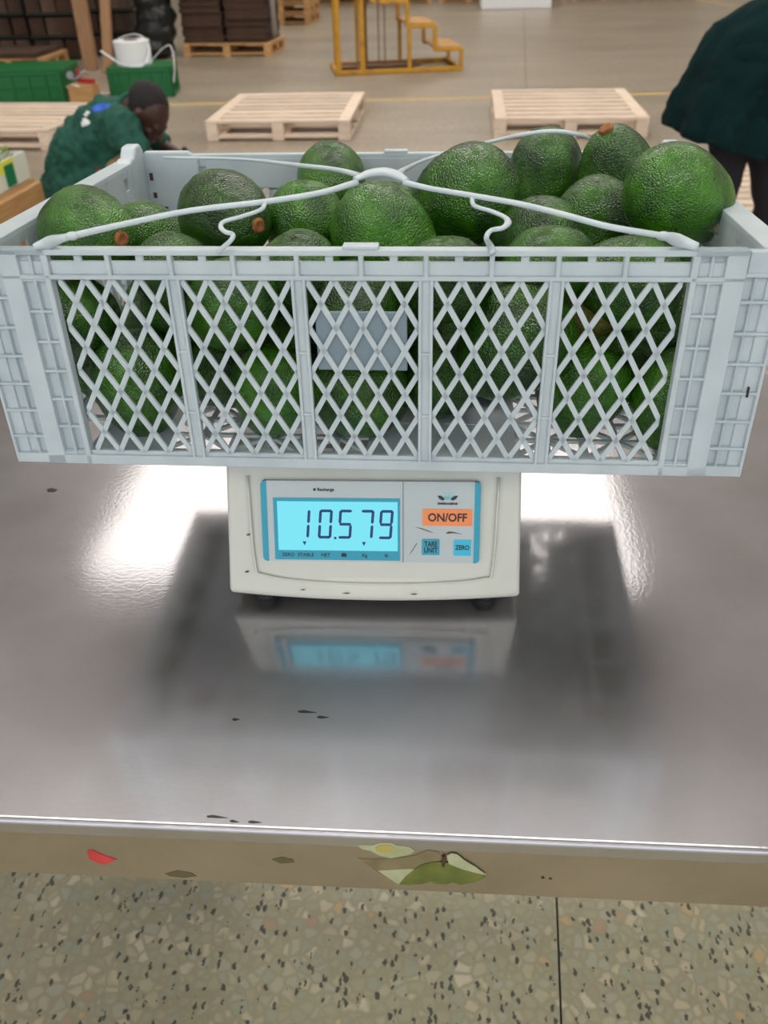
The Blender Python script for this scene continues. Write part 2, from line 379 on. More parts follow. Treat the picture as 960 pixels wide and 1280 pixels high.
for i in range(-6, 6):
    for j in range(-5, 12):
        loc = Mf @ V(i * G, (j) * G - 1.35, 0)
        c = Mf @ V(i * G + G / 2, j * G - 1.35 + G / 2, 0)
        if abs(c.x) > 14.6 or c.y < -10.5 or c.y > 32.4: continue
        new('slab', me_slab2 if c.y > 2.4 else me_slab, terr, floor_slabs, Matrix.Translation(loc) @ Matrix.Rotation(-JA, 4, 'Z'))
for n, a in (('wall_left', (-15.2, -15, -11, 33, 0, 7)), ('wall_right', (15, 15.2, -11, 33, 0, 7)), ('wall_back', (-15, 15, 32.8, 33, 0, 7)), ('wall_front', (-15, 15, -11, -10.8, 0, 7))):
    bm = bmesh.new()
    if n == 'wall_front':                                     # open loading bay behind the photographer
        for b_ in ((-15, -4.5), (4.5, 15)): box(bm, b_[0], b_[1], -11, -10.8, 0, 7)
        box(bm, -4.5, 4.5, -11, -10.8, 4.8, 7)
    else: box(bm, *a); tag(build(n, bm, wall_m), kind='structure')
# roof with openings for the translucent sheets
SKX = ((-13.0, -9.0), (-4.5, 2.5), (6.6, 10.6)); SKY = ((-9.2, -5.4), (.8, 3.8), (8.0, 11.2), (15.4, 18.4), (22.7, 25.7))
SK = [(a, b) for b in SKY for a in SKX if not (a[0] < -8 and b[0] > 7)]
bm = bmesh.new()
xs = sorted([-15.2, 15.2] + [v for x in SKX for v in x])
ys = sorted([-11, 33] + [v for y in SKY for v in y])
for a in range(len(xs) - 1):
    for b in range(len(ys) - 1):
        if a % 2 == 1 and b % 2 == 1 and not (a == 1 and b > 3): continue
        box(bm, xs[a], xs[a + 1], ys[b], ys[b + 1], 7.0, 7.12)
tag(build('ceiling', bm, roof_m), kind='structure')
sky_m = emis('translucent_sheet', (255, 250, 240), SKYLIGHT)
for i, (x, y) in enumerate(SK):
    bm = bmesh.new(); box(bm, x[0], x[1], y[0], y[1], 7.04, 7.06)
    tag(build('window_%d' % (i + 1), bm, sky_m), kind='structure')
# painted floor lines
bm = bmesh.new()
for a, b in ((PZ(200, 131, 0), PZ(832, 117, 0)),):
    d = (b - a).normalized(); bar(bm, a - d * 3 + V(0, 0, .001), b + d * 8 + V(0, 0, .001), .07, .002)
a = PZ(885, 2, 0); b = PZ(960, 13, 0); d = (b - a); bar(bm, a - d * .2 + V(0, 0, .001), b + d + V(0, 0, .001), .09, .002)
line_m = mat('floor_line_paint', (206, 168, 84), .7, noise=(3, (184, 160, 112), .35, .7))
tag(build('trim_1', bm, line_m), kind='structure')

# ------------------------------------------------------------------ steel table
TX0, TX1, TY0, TY1 = -1.05, .98, .3675, 1.14
table = empty('steel_table', (0, 0, 0), 'long stainless steel table with brushed top and deep front apron', 'table')
bm = bmesh.new()
rr = .0045
prof = [(TY0 + rr + .0, HT - .003)]
outer = [(TY1, HT - .002), (TY1, HT)]
arc = [(TY0 + rr - rr * math.sin(t), HT - rr + rr * math.cos(t)) for t in [i * PI / 2 / 6 for i in range(7)]]
outer += [(TY0 + rr + .004, HT)] + arc + [(TY0, HT - .014)]
inner = [(TY0 + .002, HT - .014), (TY0 + .002, HT - rr - .002), (TY0 + .006, HT - .002)]
prism(bm, outer + inner, TX0, TX1, 'x')
build('tabletop', bm, steel, table, smooth=False)
bm = bmesh.new()
box(bm, TX0, TX1, TY0 + .0005, TY0 + .0022, HT - .068, HT - .013)
box(bm, TX0, TX1, TY0 + .0005, TY0 + .022, HT - .0695, HT - .068)
build('front_apron', bm, mat('apron_steel', (186, 174, 158), .45, 1., noise=(9, (168, 156, 140), .35, .7), bump=(200, .08, .001)), table)
for x0 in (TX0, TX1 - .002):
    bm = bmesh.new(); box(bm, x0, x0 + .002, TY0 + .003, TY1, HT - .068, HT - .003); build('side_apron', bm, steel_leg, table)
for a, b in ((-1.03, -.712), (-.668, -.615), (-.585, -.34)):  # unseen boards, added under the table to shade the floor at left
    bm = bmesh.new(); box(bm, a, b, .87, .885, .0, .78); build('shade_board', bm, steel_leg, table, bevel=.002)
for x in (TX0 + .03, TX1 - .03):
    for y in (TY0 + .05, TY1 - .05):
        bm = bmesh.new(); box(bm, x - .02, x + .02, y - .02, y + .02, 0.02, HT - .003)
        lg = build('leg', bm, steel_leg, table, bevel=.003)
        bm = bmesh.new(); lathe(bm, [(0, 0), (.024, 0), (.024, .012), (.014, .03), (0, .03)], 16, Matrix.Translation((x, y, 0))); build('foot', bm, rubber, lg, smooth=False)
def patch(name, pts, m, parent, plane, label=None, t=.0006, base=0.0):
    """thin flat piece with the outline pts, given in photo pixels on a plane of the scene"""
    bm = bmesh.new()
    if plane == 'top': Q = [PZ(x, y, HT) for x, y in pts]; n = V(0, 0, 1)
    else: Q = [PY(x, y, TY0 + .0005) for x, y in pts]; n = V(0, -1, 0)
    A = [bm.verts.new(q + n * base) for q in Q]; B = [bm.verts.new(q + n * (t + base)) for q in Q]
    bm.faces.new(A); bm.faces.new(B[::-1]); k = len(A)
    for i in range(k): bm.faces.new((A[i], A[(i + 1) % k], B[(i + 1) % k], B[i]))
    o = build(name, bm, m, parent)
    if label: o['label'] = label
    return o
red_m = mat('red_residue', (206, 62, 62), .6, noise=(80, (176, 50, 50), .3, .7))
pale_m = mat('pale_sticker', (178, 180, 146), .6, noise=(60, (156, 160, 120), .3, .7))
leaf_m = mat('green_sticker', (110, 116, 50), .55, noise=(70, (84, 92, 36), .3, .7))
tan_m = mat('sticker_glue', (134, 122, 86), .7, noise=(60, (112, 100, 72), .3, .7))
yel_m = mat('yellow_sticker', (176, 160, 88), .6)
mark_m = mat('black_mark', (24, 22, 22), .4)
patch('red_scrap', [(109, 1063), (116, 1062), (124, 1066), (130, 1069), (146, 1074), (138, 1077), (130, 1080), (120, 1077), (112, 1073)], red_m, table, 'front', 'torn red scrap stuck on apron')
def s5(*p): return [(420 + x / 4.364, 1030 + y / 4.36) for x, y in p]
patch('sticker_remnant', s5((120, 185), (200, 190), (330, 185), (430, 170), (500, 140), (560, 150), (590, 195), (520, 205), (430, 245), (390, 280), (340, 325), (230, 260)), tan_m, table, 'front', 'torn glue-stained sticker remnant', .0004)
patch('sticker_remnant', s5((230, 250), (400, 240), (440, 245), (385, 285), (340, 325)), pale_m, table, 'front', 'pale torn sticker corner', .0005, .0003)
patch('sticker_remnant', s5((120, 110), (200, 112), (240, 98), (300, 98), (330, 112), (400, 120), (428, 138), (410, 160), (350, 172), (300, 182), (230, 165), (190, 140), (140, 132)), pale_m, table, 'front', 'pale torn sticker piece', .0006, .0003)
patch('sticker_print', s5((215, 120), (240, 108), (290, 108), (322, 122), (310, 142), (260, 150), (222, 140)), yel_m, table, 'front', 'yellow print on sticker', .0003, .0010)
patch('sticker_remnant', s5((430, 240), (470, 215), (540, 200), (620, 205), (700, 240), (800, 268), (815, 285), (760, 310), (680, 325), (640, 312), (600, 322), (540, 320), (520, 308), (460, 322), (400, 325), (345, 322), (380, 280)), leaf_m, table, 'front', 'olive green leaf-shaped sticker remnant', .0005, .0006)
patch('sticker_remnant', s5((605, 165), (630, 152), (662, 158), (700, 190), (760, 225), (820, 270), (760, 258), (680, 235), (615, 208)), pale_m, table, 'front', 'pale sticker strip', .0005, .0009)
patch('smudge', s5((582, 165), (602, 170), (598, 200), (590, 226), (578, 222), (574, 195)), mat('brown_smudge', (70, 50, 30), .7), table, 'front', None, .0003, .0014)
for q in (((206, 1092), (222, 1088), (240, 1091), (246, 1095), (230, 1097), (212, 1095)), ((340, 1074), (352, 1071), (366, 1074), (368, 1078), (350, 1079)), ((676, 1096), (680, 1095), (681, 1098), (677, 1098)), ((686, 1097), (690, 1097), (690, 1099), (686, 1099))):
    patch('smudge', list(q), brown_stain if q[0][0] < 600 else mark_m, table, 'front', None, .0003)
for (x, y, L, a) in ((372, 889, 24, .07), (396, 896, 15, .05), (290, 899, 10, 0), (258, 1020, 27, .09), (287, 1026, 12, .12), (310, 1027, 17, .05)):
    patch('smudge', [(x, y), (x + L * .3, y - 1.2), (x + L, y + L * a + .2), (x + L * .4, y + 2.2), (x + 1, y + 1.6)], mark_m, table, 'top', None, .0004)
patch('smudge', [(58, 612), (64, 610), (72, 612), (68, 615), (60, 615)], mark_m, table, 'top', None, .0003)

# ------------------------------------------------------------------ scale
Fo = V(-.061, .617, HT + .014); yw = R(.8); E20 = R(20)
Ms = Matrix.Translation(Fo) @ Matrix.Rotation(yw, 4, 'Z')
scale_o = empty('weighing_scale', Matrix.Translation((Fo.x, Fo.y + .01, HT)) @ Matrix.Rotation(yw, 4, 'Z'), 'cream digital weighing scale reading 10.579 under the white crate', 'weighing scale')
SI = scale_o.matrix_basis.inverted()
Mb = SI @ Ms                                             # body frame inside the empty
bm = bmesh.new()
hw = .1395
side = [(0.003, .0), (-.001, .006), (.0050, .019), (.0451, .124), (.06, .130), (.30, .130), (.31, .12), (.31, .003), (.305, .0)]
cols = []
NX = 20
for i in range(NX + 1):
    t = i / NX * 2 - 1; x = hw * math.copysign(1 - (1 - abs(t)) ** 1.0, t) if t else 0
    bul = .006 * (1 - t * t)
    cols.append([bm.verts.new(Mb @ V(x * (1 - .018 * max(0, z) / .13), y - bul * (1 if k < 2 else 0), z - (.003 * (1 - t * t) if k in (0, 1) else 0))) for k, (y, z) in enumerate(side)])
for A, B in zip(cols, cols[1:]):
    for k in range(len(side)): bm.faces.new((A[k], A[(k + 1) % len(side)], B[(k + 1) % len(side)], B[k]))
bm.faces.new(cols[0]); bm.faces.new(cols[-1][::-1])
build('housing', bm, cream, scale_o, smooth=False, bevel=.0065, seg=4)
# face frame: u right, w up the slope, n outwards
Mface = Mb @ Matrix.Translation((0, 0, 0)) @ Matrix.Rotation(PI / 2 - E20, 4, 'X')
def plate(name, u0, u1, w0, w1, n0, n1, m, parent=scale_o, rad=0, rads=None, bevel=0):
    pts = []
    for (cx, cy, sx, sy, a0, k) in ((u1, w0, -1, 1, -90, 0), (u1, w1, -1, -1, 0, 1), (u0, w1, 1, -1, 90, 2), (u0, w0, 1, 1, 180, 3)):
        r = rads[k] if rads else rad
        if r <= 0: pts.append((cx, cy)); continue
        for s in range(5): pts.append((cx + sx * r + r * math.cos(R(a0 + s * 22.5)), cy + sy * r + r * math.sin(R(a0 + s * 22.5))))
    bm = bmesh.new(); prism(bm, pts, n0, n1, 'z', Mface); return build(name, bm, m, parent, bevel=bevel)
# raised moulding round the keypad
bm = bmesh.new()
ring = [(-.1165, .119), (-.113, .035), (-.104, .022), (-.06, .016), (0, .0145), (.06, .016), (.104, .021), (.113, .033), (.1165, .119)]
sweep(bm, [Mface @ V(u, w, .004) for u, w in spline([(*p, 0) for p in ring], 4) and [(q.x, q.y) for q in spline([(*p, 0) for p in ring], 4)]], .0013, 8)
build('moulding', bm, cream, scale_o, smooth=True)
facep = plate('face_plate', -.104, .100, .0375, .1155, .0005, .0068, panel, rad=.004)
for a, b in ((-.104, -.0985), (.0945, .100)):
    plate('edge_stripe', a, b, .0375, .1155, .0005, .0074, teal, rads=(.004 if b > 0 else 0, .004 if b > 0 else 0, 0 if b > 0 else .004, 0 if b > 0 else .004))['label'] = 'teal edge stripe'
plate('divider', .0284, .0290, .0375, .1155, .0068, .0074, mat('divider_line', (120, 122, 122), .5), bevel=0)
tb = plate('display_surround', -.0925, .0258, .0392, .0995, .0068, .0074, teal)
dsp = plate('display', -.0888, .0236, .0487, .0962, .0074, .0078, lcd)
dsp['label'] = 'backlit cyan liquid crystal display'
SEG = {'0': 'abcdef', '1': 'bc', '5': 'afgcd', '7': 'abc', '9': 'abcdfg'}
def digit(ch, u, w, W, H):
    T = .0026; sl = .08; bm = bmesh.new()
    def seg(a, b, c, d):                     # horizontal or vertical bar, slanted
        pts = [(a, b), (c, b), (c, d), (a, d)]
        if c - a > d - b: pts = [(a, (b + d) / 2), (a + T / 2, b), (c - T / 2, b), (c, (b + d) / 2), (c - T / 2, d), (a + T / 2, d)]
        else: pts = [((a + c) / 2, b), (c, b + T / 2), (c, d - T / 2), ((a + c) / 2, d), (a, d - T / 2), (a, b + T / 2)]
        prism(bm, [(u + x + sl * y, w + y) for x, y in pts], .0079, .0082, 'z', Mface)
    g = .0006
    D = {'a': (g, H - T, W - g, H), 'g': (g, H / 2 - T / 2, W - g, H / 2 + T / 2), 'd': (g, 0, W - g, T),
         'b': (W - T, H / 2 + g, W, H - g), 'c': (W - T, g, W, H / 2 - g), 'f': (0, H / 2 + g, T, H - g), 'e': (0, g, T, H / 2 - g)}
    for s in SEG[ch]: seg(*D[s])
    return build('digit', bm, ink, dsp)
DW, DH, DB = .0128, .0282, .0605
for ch, u in (('1', -.0725), ('0', -.0515), ('5', -.0328), ('7', -.0127), ('9', .0052)): digit(ch, u, DB, DW, DH)
bm = bmesh.new(); prism(bm, [(-.0360, .0600), (-.0338, .0600), (-.0338, .0622), (-.0360, .0622)], .0079, .0082, 'z', Mface); build('decimal_point', bm, ink, dsp)
for u in (-.0640, -.0080):
    bm = bmesh.new(); prism(bm, [(u - .0019, .0575), (u + .0019, .0575), (u, .0535)], .0079, .0082, 'z', Mface); build('pointer', bm, ink, dsp)
def ftext(s, u, w, size, m=dark, bold=0.0, xs=1.0, parent=scale_o, n=.0075, name='lettering'):
    return text(name, s, size, m, parent, Mface @ Matrix.Translation((u, w, n)), bold, xs, ext=.0001)
for s, u in (('ZERO', -.0800), ('STABLE', -.0632), ('NET', -.0445), ('Kg', -.0075), ('lb', .0130)): ftext(s, u, .0440, .0047, bold=.00008)
bm = bmesh.new(); prism(bm, [(-.0295, .0425), (-.0245, .0425), (-.0245, .0457), (-.0255, .0457), (-.0255, .0465), (-.0265, .0465), (-.0265, .0457), (-.0275, .0457), (-.0275, .0465), (-.0285, .0465), (-.0285, .0457), (-.0295, .0457)], .0074, .0077, 'z', Mface); build('battery_mark', bm, dark, scale_o)
ftext('Recharge', -.0430, .1075, .0042, bold=.0001)
bm = bmesh.new(); lathe(bm, [(0, 0), (.0013, 0), (.0013, .001), (0, .001)], 12, Mface @ Matrix.Translation((-.0535, .1075, .0068))); build('charge_lamp', bm, dark, scale_o)
# logo: pale flower between two dark leaves
lg_pale = mat('pale_teal_print', (150, 196, 202), .4)
for ang in (-60, -32, 0, 32, 60):
    bm = bmesh.new(); Ml = Mface @ Matrix.Translation((.0697, .0985, .0068)) @ Matrix.Rotation(R(-ang), 4, 'Z')
    prism(bm, [(0, 0), (.0014, .003), (.0012, .006), (0, .0085), (-.0012, .006), (-.0014, .003)], 0, .0004, 'z', Ml); build('emblem_petal', bm, lg_pale, scale_o)
for s in (-1, 1):
    bm = bmesh.new(); Ml = Mface @ Matrix.Translation((.0697 + s * .0028, .0985, .0070)) @ Matrix.Rotation(R(-s * 58), 4, 'Z')
    prism(bm, [(0, 0), (.0016, .0018), (.0016, .005), (0, .0078), (-.0016, .005), (-.0016, .0018)], 0, .0004, 'z', Ml); build('emblem_leaf', bm, dark, scale_o)
ftext('SMERASENS', .0697, .0950, .0026, bold=.00012, xs=1.35)
k = plate('power_key', .0468, .0925, .0738, .0898, .0068, .0074, orange); k['label'] = 'orange power key'
ftext('ON/OFF', .0697, .0815, .0108, bold=.0003, xs=.92, parent=k, n=.0076)
k = plate('tare_key', .0462, .0628, .0452, .0608, .0068, .0074, teal, rad=.001); k['label'] = 'teal tare and unit key'
ftext('TARE', .0546, .0558, .0070, bold=.0002, xs=.72, parent=k, n=.0076); ftext('UNIT', .0546, .0498, .0070, bold=.0002, xs=.78, parent=k, n=.0076)
k = plate('zero_key', .0758, .0922, .0448, .0604, .0068, .0074, mat('bright_teal_print', (40, 180, 214), .3), rad=.001); k['label'] = 'teal zero key'
ftext('ZERO', .0840, .0527, .0060, bold=.0002, xs=.85, parent=k, n=.0076)
for pts in (((.040, .0722), (.046, .0712), (.052, .0690), (.0575, .0668), (.052, .0680), (.046, .0703)), ((.0685, .0668), (.0715, .0684), (.0755, .0680), (.084, .0655), (.075, .0668), (.070, .0660)), ((.0345, .045), (.041, .0560), (.042, .0565), (.037, .048))):
    bm = bmesh.new(); prism(bm, list(pts), .0068, .0071, 'z', Mface); build('smear', bm, brown_stain, scale_o)
for (u, w, L) in ((-.12, .062, .004), (-.123, .025, .004), (-.03, .006, .009), (.035, .006, .008), (-.07, .009, .006)):
    bm = bmesh.new(); prism(bm, [(u, w), (u + L * .6, w - .0006), (u + L, w + .0004), (u + L * .5, w + .0009)], .003 + (.0052 if w < .01 else 0), .0052 + (.0026 if w < .01 else 0) , 'z', Mface); build('smear', bm, brown_stain, scale_o)
for x, y in ((-.108, .008), (.108, .012), (-.112, .27), (.112, .27)):
    bm = bmesh.new(); lathe(bm, [(0, 0), (.012, 0), (.013, .004), (.011, .013), (.005, .014), (.005, .022), (0, .022)], 20, Matrix.Translation((x, y, 0)))
    build('foot', bm, rubber, scale_o, smooth=False)
# weighing pan tipped with the load
CO = V(-.059, .590, 1.0215)
Mcr = Matrix.Translation(CO) @ Matrix.Rotation(R(-.76), 4, 'Z') @ Matrix.Rotation(R(-2.8), 4, 'X')
bm = bmesh.new(); box(bm, -.125, .125, .085, .335, -.016, -.0015, SI @ Mcr); build('weighing_pan', bm, steel_leg, scale_o, bevel=.004)
bm = bmesh.new(); box(bm, -.05, .05, .16, .28, -.046, -.015, SI @ Mcr); build('pan_support', bm, rubber, scale_o, bevel=.004)

# ------------------------------------------------------------------ plastic crate
crate = empty('plastic_crate', Mcr, 'translucent white lattice crate full of avocados on the scale', 'crate')
CH = .18
def lattice(name, x0, x1, z0, z1, nx, nz, y0, y1, parent, wd=.0040, axis='y', label=None):
    """diamond net clipped to a rectangle; nx, nz whole cells"""
    bm = bmesh.new(); px = (x1 - x0) / nx; pz = (z1 - z0) / nz; s = pz / px
    L = math.hypot(px, pz); dx = wd / 2 * L / pz
    segs = []
    for sg in (1, -1):
        for k in range(-nz - 1, nx + nz + 2):
            xa = x0 + k * px                       # line through (xa, z0) with slope sg*s
            pts = [(xa + sg * (z - z0) / s, z) for z in (z0, z1)]
            # strip polygon clipped to x range
            poly = [(pts[0][0] - dx, z0), (pts[0][0] + dx, z0), (pts[1][0] + dx, z1), (pts[1][0] - dx, z1)]
            for lim, keep in ((x0, 1), (x1, -1)):
                out = []
                for i in range(len(poly)):
                    A, B = poly[i], poly[(i + 1) % len(poly)]
                    ia, ib = (A[0] - lim) * keep >= 0, (B[0] - lim) * keep >= 0
                    if ia: out.append(A)
                    if ia != ib:
                        t = (lim - A[0]) / (B[0] - A[0]); out.append((lim, A[1] + t * (B[1] - A[1])))
                poly = out
                if len(poly) < 3: break
            if len(poly) >= 3 and (max(p[0] for p in poly) - min(p[0] for p in poly)) > .001:
                prism(bm, poly, y0, y1 - (.0005 if sg > 0 else 0), axis)
    o = build(name, bm, plastic, parent)
    if label: o['label'] = label
    return o
def long_wall(name, y, out):
    """long side; y = outer face, out = -1 for the front, +1 for the back"""
    def Y(d): return y - out * d                  # depth d inwards from the outer face
    def bx(bm, x0, x1, d0, d1, z0, z1): box(bm, x0, x1, min(Y(d0), Y(d1)), max(Y(d0), Y(d1)), z0, z1)
    bm = bmesh.new()
    bx(bm, -.2715, .2715, 0, .010, CH - .0045, CH)                     # top bar
    bx(bm, -.2715, .2715, .0035, .0065, CH - .0195, CH - .0095)        # recessed band
    bx(bm, -.2715, .2715, 0, .008, CH - .0225, CH - .0190)             # lower lip
    for i in range(-5, 6):                                             # studs of the band
        bx(bm, i * .047 - .0018, i * .047 + .0018, .0002, .0062, CH - .0205, CH - .003)
        if i < 5: bx(bm, i * .047 + .0235 - .003, i * .047 + .0235 + .003, .0036, .0064, CH - .011, CH - .003)
    bx(bm, -.2715, .2715, 0, .012, 0, .0085)                           # foot rail
    bx(bm, -.2715, .2715, .003, .006, .008, .0115)
    if out > 0:
        bx(bm, -.2715, -.24, .0066, .0105, CH - .036, CH - .0045); bx(bm, -.215, .2715, .0066, .0105, CH - .036, CH - .0045)
        bx(bm, -.24, -.215, .0066, .0105, CH - .036, CH - .019); bx(bm, -.24, -.215, .0066, .0105, CH - .013, CH - .0045)
    wl = build(name, bm, plastic, crate, bevel=.0006, seg=1)
    bm = bmesh.new(); bx(bm, -.013, .013, -.0008, .010, CH, CH + .003); build('stacking_tab', bm, plastic, wl, bevel=.001)
    for i in range(4):                                                 # double ribs
        cx = (i - 1.5) * .094; bm = bmesh.new()
        for s in (-1, 1): bx(bm, cx + s * .0042 - .0012, cx + s * .0042 + .0012, 0, .006, .008, CH - .021)
        bx(bm, cx - .0054, cx + .0054, .0025, .005, .008, CH - .021)
        for z in (.048, .1, ): bx(bm, cx - .0054, cx + .0054, .0005, .005, z, z + .0022)
        build('rib', bm, plastic, wl, bevel=.0004, seg=1)
    for i in range(5):
        cx = (i - 2) * .094
        lattice('lattice_panel', cx - .0415, cx + .0415, .0115, CH - .0222, 4, 4, min(Y(.002), Y(.0045)), max(Y(.002), Y(.0045)), wl)
    for s in (-1, 1):
        bm = bmesh.new(); sx = lambda a, b: (min(s * a, s * b), max(s * a, s * b))
        bx(bm, *sx(.234, .3), .006, .009, .0, CH - .001)               # recessed backing
        bx(bm, *sx(.234, .2385), 0, .0065, .0, CH - .004)
        bx(bm, *sx(.2462, .2482), .001, .0065, .0, CH - .004)
        bx(bm, *sx(.2565, .2715), 0, .0065, .0, CH)                    # broad flat band
        bx(bm, *sx(.234, .2715), 0, .010, CH - .0045, CH)
        for z in [.0085 + k * .0245 for k in range(7)]: bx(bm, *sx(.2375, .2575), .0015, .0065, z, z + .0022)
        # outer corner column, cells set at another level
        bx(bm, *sx(.2785, .2800), .0015, .0065, .0, CH - .018)
        bx(bm, *sx(.2975, .3), .0005, .0065, .0, CH - .018)
        for z in [.0 + k * .0236 for k in range(7)]: bx(bm, *sx(.2705, .299), .001, .0065, z + (0.006 if k else 0) if False else z, z + (.009 if z == 0 else .0022))
        bx(bm, *sx(.2715, .3), .0, .0095, CH - .019, CH - .016)
        bx(bm, *sx(.2725, .302), .002, .0095, CH - .0165, CH - .001)
        build('corner_panel', bm, plastic, wl, bevel=.0006, seg=1)
    return wl
fw = long_wall('front_wall', 0.0, -1)
bwl = long_wall('back_wall', .4, 1)
bm = bmesh.new(); box(bm, -.0365, .0330, .0046, .0066, .0860, .1330)
lp = build('label_plate', bm, mat('label_plate', (132, 150, 160), .4, trans=.2), fw, bevel=.0008); lp['label'] = 'blue-grey blank label plate'
bm = bmesh.new(); box(bm, .2900, .2912, -.0006, .002, .070, .078); build('scratch', bm, mark_m, fw)
def end_wall(name, s):
    """short side at x = s*.3"""
    def bx(bm, d0, d1, y0, y1, z0, z1): box(bm, min(s * (.3 - d0), s * (.3 - d1)), max(s * (.3 - d0), s * (.3 - d1)), y0, y1, z0, z1)
    bm = bmesh.new(); T = CH
    bx(bm, -.003, .017, .010, .390, T - .005, T)                      # wide flat rim
    bx(bm, -.003, -.0005, .004, .396, T - .018, T - .001)             # outer skirt
    for i in range(6):                                               # inner band with slots
        y0 = .012 + i * .0627; bx(bm, .0145, .017, y0, y0 + .0627 - .014, T - .036, T - .004)
        bx(bm, .0145, .017, y0 + .0487, y0 + .0627, T - .036, T - .024); bx(bm, .0145, .017, y0 + .0487, y0 + .0627, T - .012, T - .004)
    bx(bm, .012, .017, .012, .388, T - .040, T - .036)
    bx(bm, 0, .017, .012, .388, 0, .008)
    for i in range(3): y = .106 + i * .094; bx(bm, .010, .0168, y - .004, y + .004, .008, T - .036)
    for y in (.009, .391 - .03): bx(bm, .012, .0145, y, y + .03, 0, T - .006)
    # ribs outside the double wall
    for i in range(9): y = .012 + i * .047; bx(bm, .0005, .012, y - .0012, y + .0012, .0, T - .006)
    for z in (.0, .06, .12): bx(bm, .0005, .004, .006, .394, z, z + .0025)
    bx(bm, .0, .012, .004, .03, 0, T - .006); bx(bm, .0, .012, .37, .396, 0, T - .006)
    wl = build(name, bm, plastic, crate, bevel=.0006, seg=1)
    bm2 = bmesh.new()
    return wl
for s, n in ((-1, 'left_wall'), (1, 'right_wall')):
    wl = end_wall(n, s)
    for i in range(4):
        y0 = .012 + i * .094 + .004; y1 = y0 + .086
        x0, x1 = (-.2875, -.2850) if s < 0 else (.2850, .2875)
        # net in the y-z plane
        o = lattice('lattice_panel', y0, y1, .008, CH - .040, 4, 3, x0, x1, wl, axis='x')
# upstanding corner plates at the back, seen above the rim
for s in (-1, 1):
    bm = bmesh.new()
    X = lambda v: s * v
    hump = [(.335, .07), (.335, CH - .002), (.345, CH + .004), (.352, CH + .003), (.362, CH + .013), (.378, CH + .014), (.384, CH + .008), (.389, CH - .004), (.389, .07)]
    prism(bm, hump, *sorted((X(.2825), X(.2995))), 'x')
    lo, hi = .222, .286
    pts = [(X(hi), .07), (X(hi), CH - .006), (X(hi - .004), CH + .005), (X(lo + .01), CH + .005), (X(lo), CH - .002), (X(lo), .07)]
    prism(bm, pts, .3835, .3895, 'y')
    cp = build('corner_post', bm, plastic, crate, bevel=.003, seg=3)
    for yy, zz, w_ in ((.350, CH - .030, .0035), (.350, CH - .012, .0035)):
        pass
    dm = mark_m
    bm = bmesh.new()
    for cx, cz, ww, hh in ((.2775, CH - .022, .004, .008), (.2760, CH - .042, .004, .006), (.270, CH - .056, .014, .0025)):
        box(bm, *sorted((X(cx - ww / 2), X(cx + ww / 2))), .3828, .3834, cz - hh / 2, cz + hh / 2)
    build('slot', bm, mat('slot_shadow_gap', (70, 52, 56), .8), cp)['label'] = 'narrow dark slots in corner post'
# floor grille of the crate
bm = bmesh.new()
box(bm, -.29, .29, .008, .020, .002, .006); box(bm, -.29, .29, .38, .392, .002, .006)
box(bm, -.29, -.276, .02, .38, .002, .006); box(bm, .276, .29, .02, .38, .002, .006)
for i in range(-4, 5): box(bm, i * .06 - .003, i * .06 + .003, .02, .38, .0022, .0058)
for j in range(1, 6): box(bm, -.276, .276, .02 + j * .06 - .003, .02 + j * .06 + .003, .0024, .0056)
for j in range(6):
    for i in range(-4, 5):
        cx, cy = i * .06 + .03, .05 + j * .06
        if i == 4: continue
        if (i * 7 + j * 5) % 5 in (0, 2): box(bm, cx - .028, cx + .028, cy - .028, cy + .028, .003, .005); continue
        for a in (0, 45, 90, 135):
            d = V(math.cos(R(a)), math.sin(R(a)), 0) * (.040 if a % 90 else .028)
            bar(bm, V(cx, cy, .004) - d, V(cx, cy, .004) + d, .0042, .003)
build('crate_floor', bm, plastic, crate)

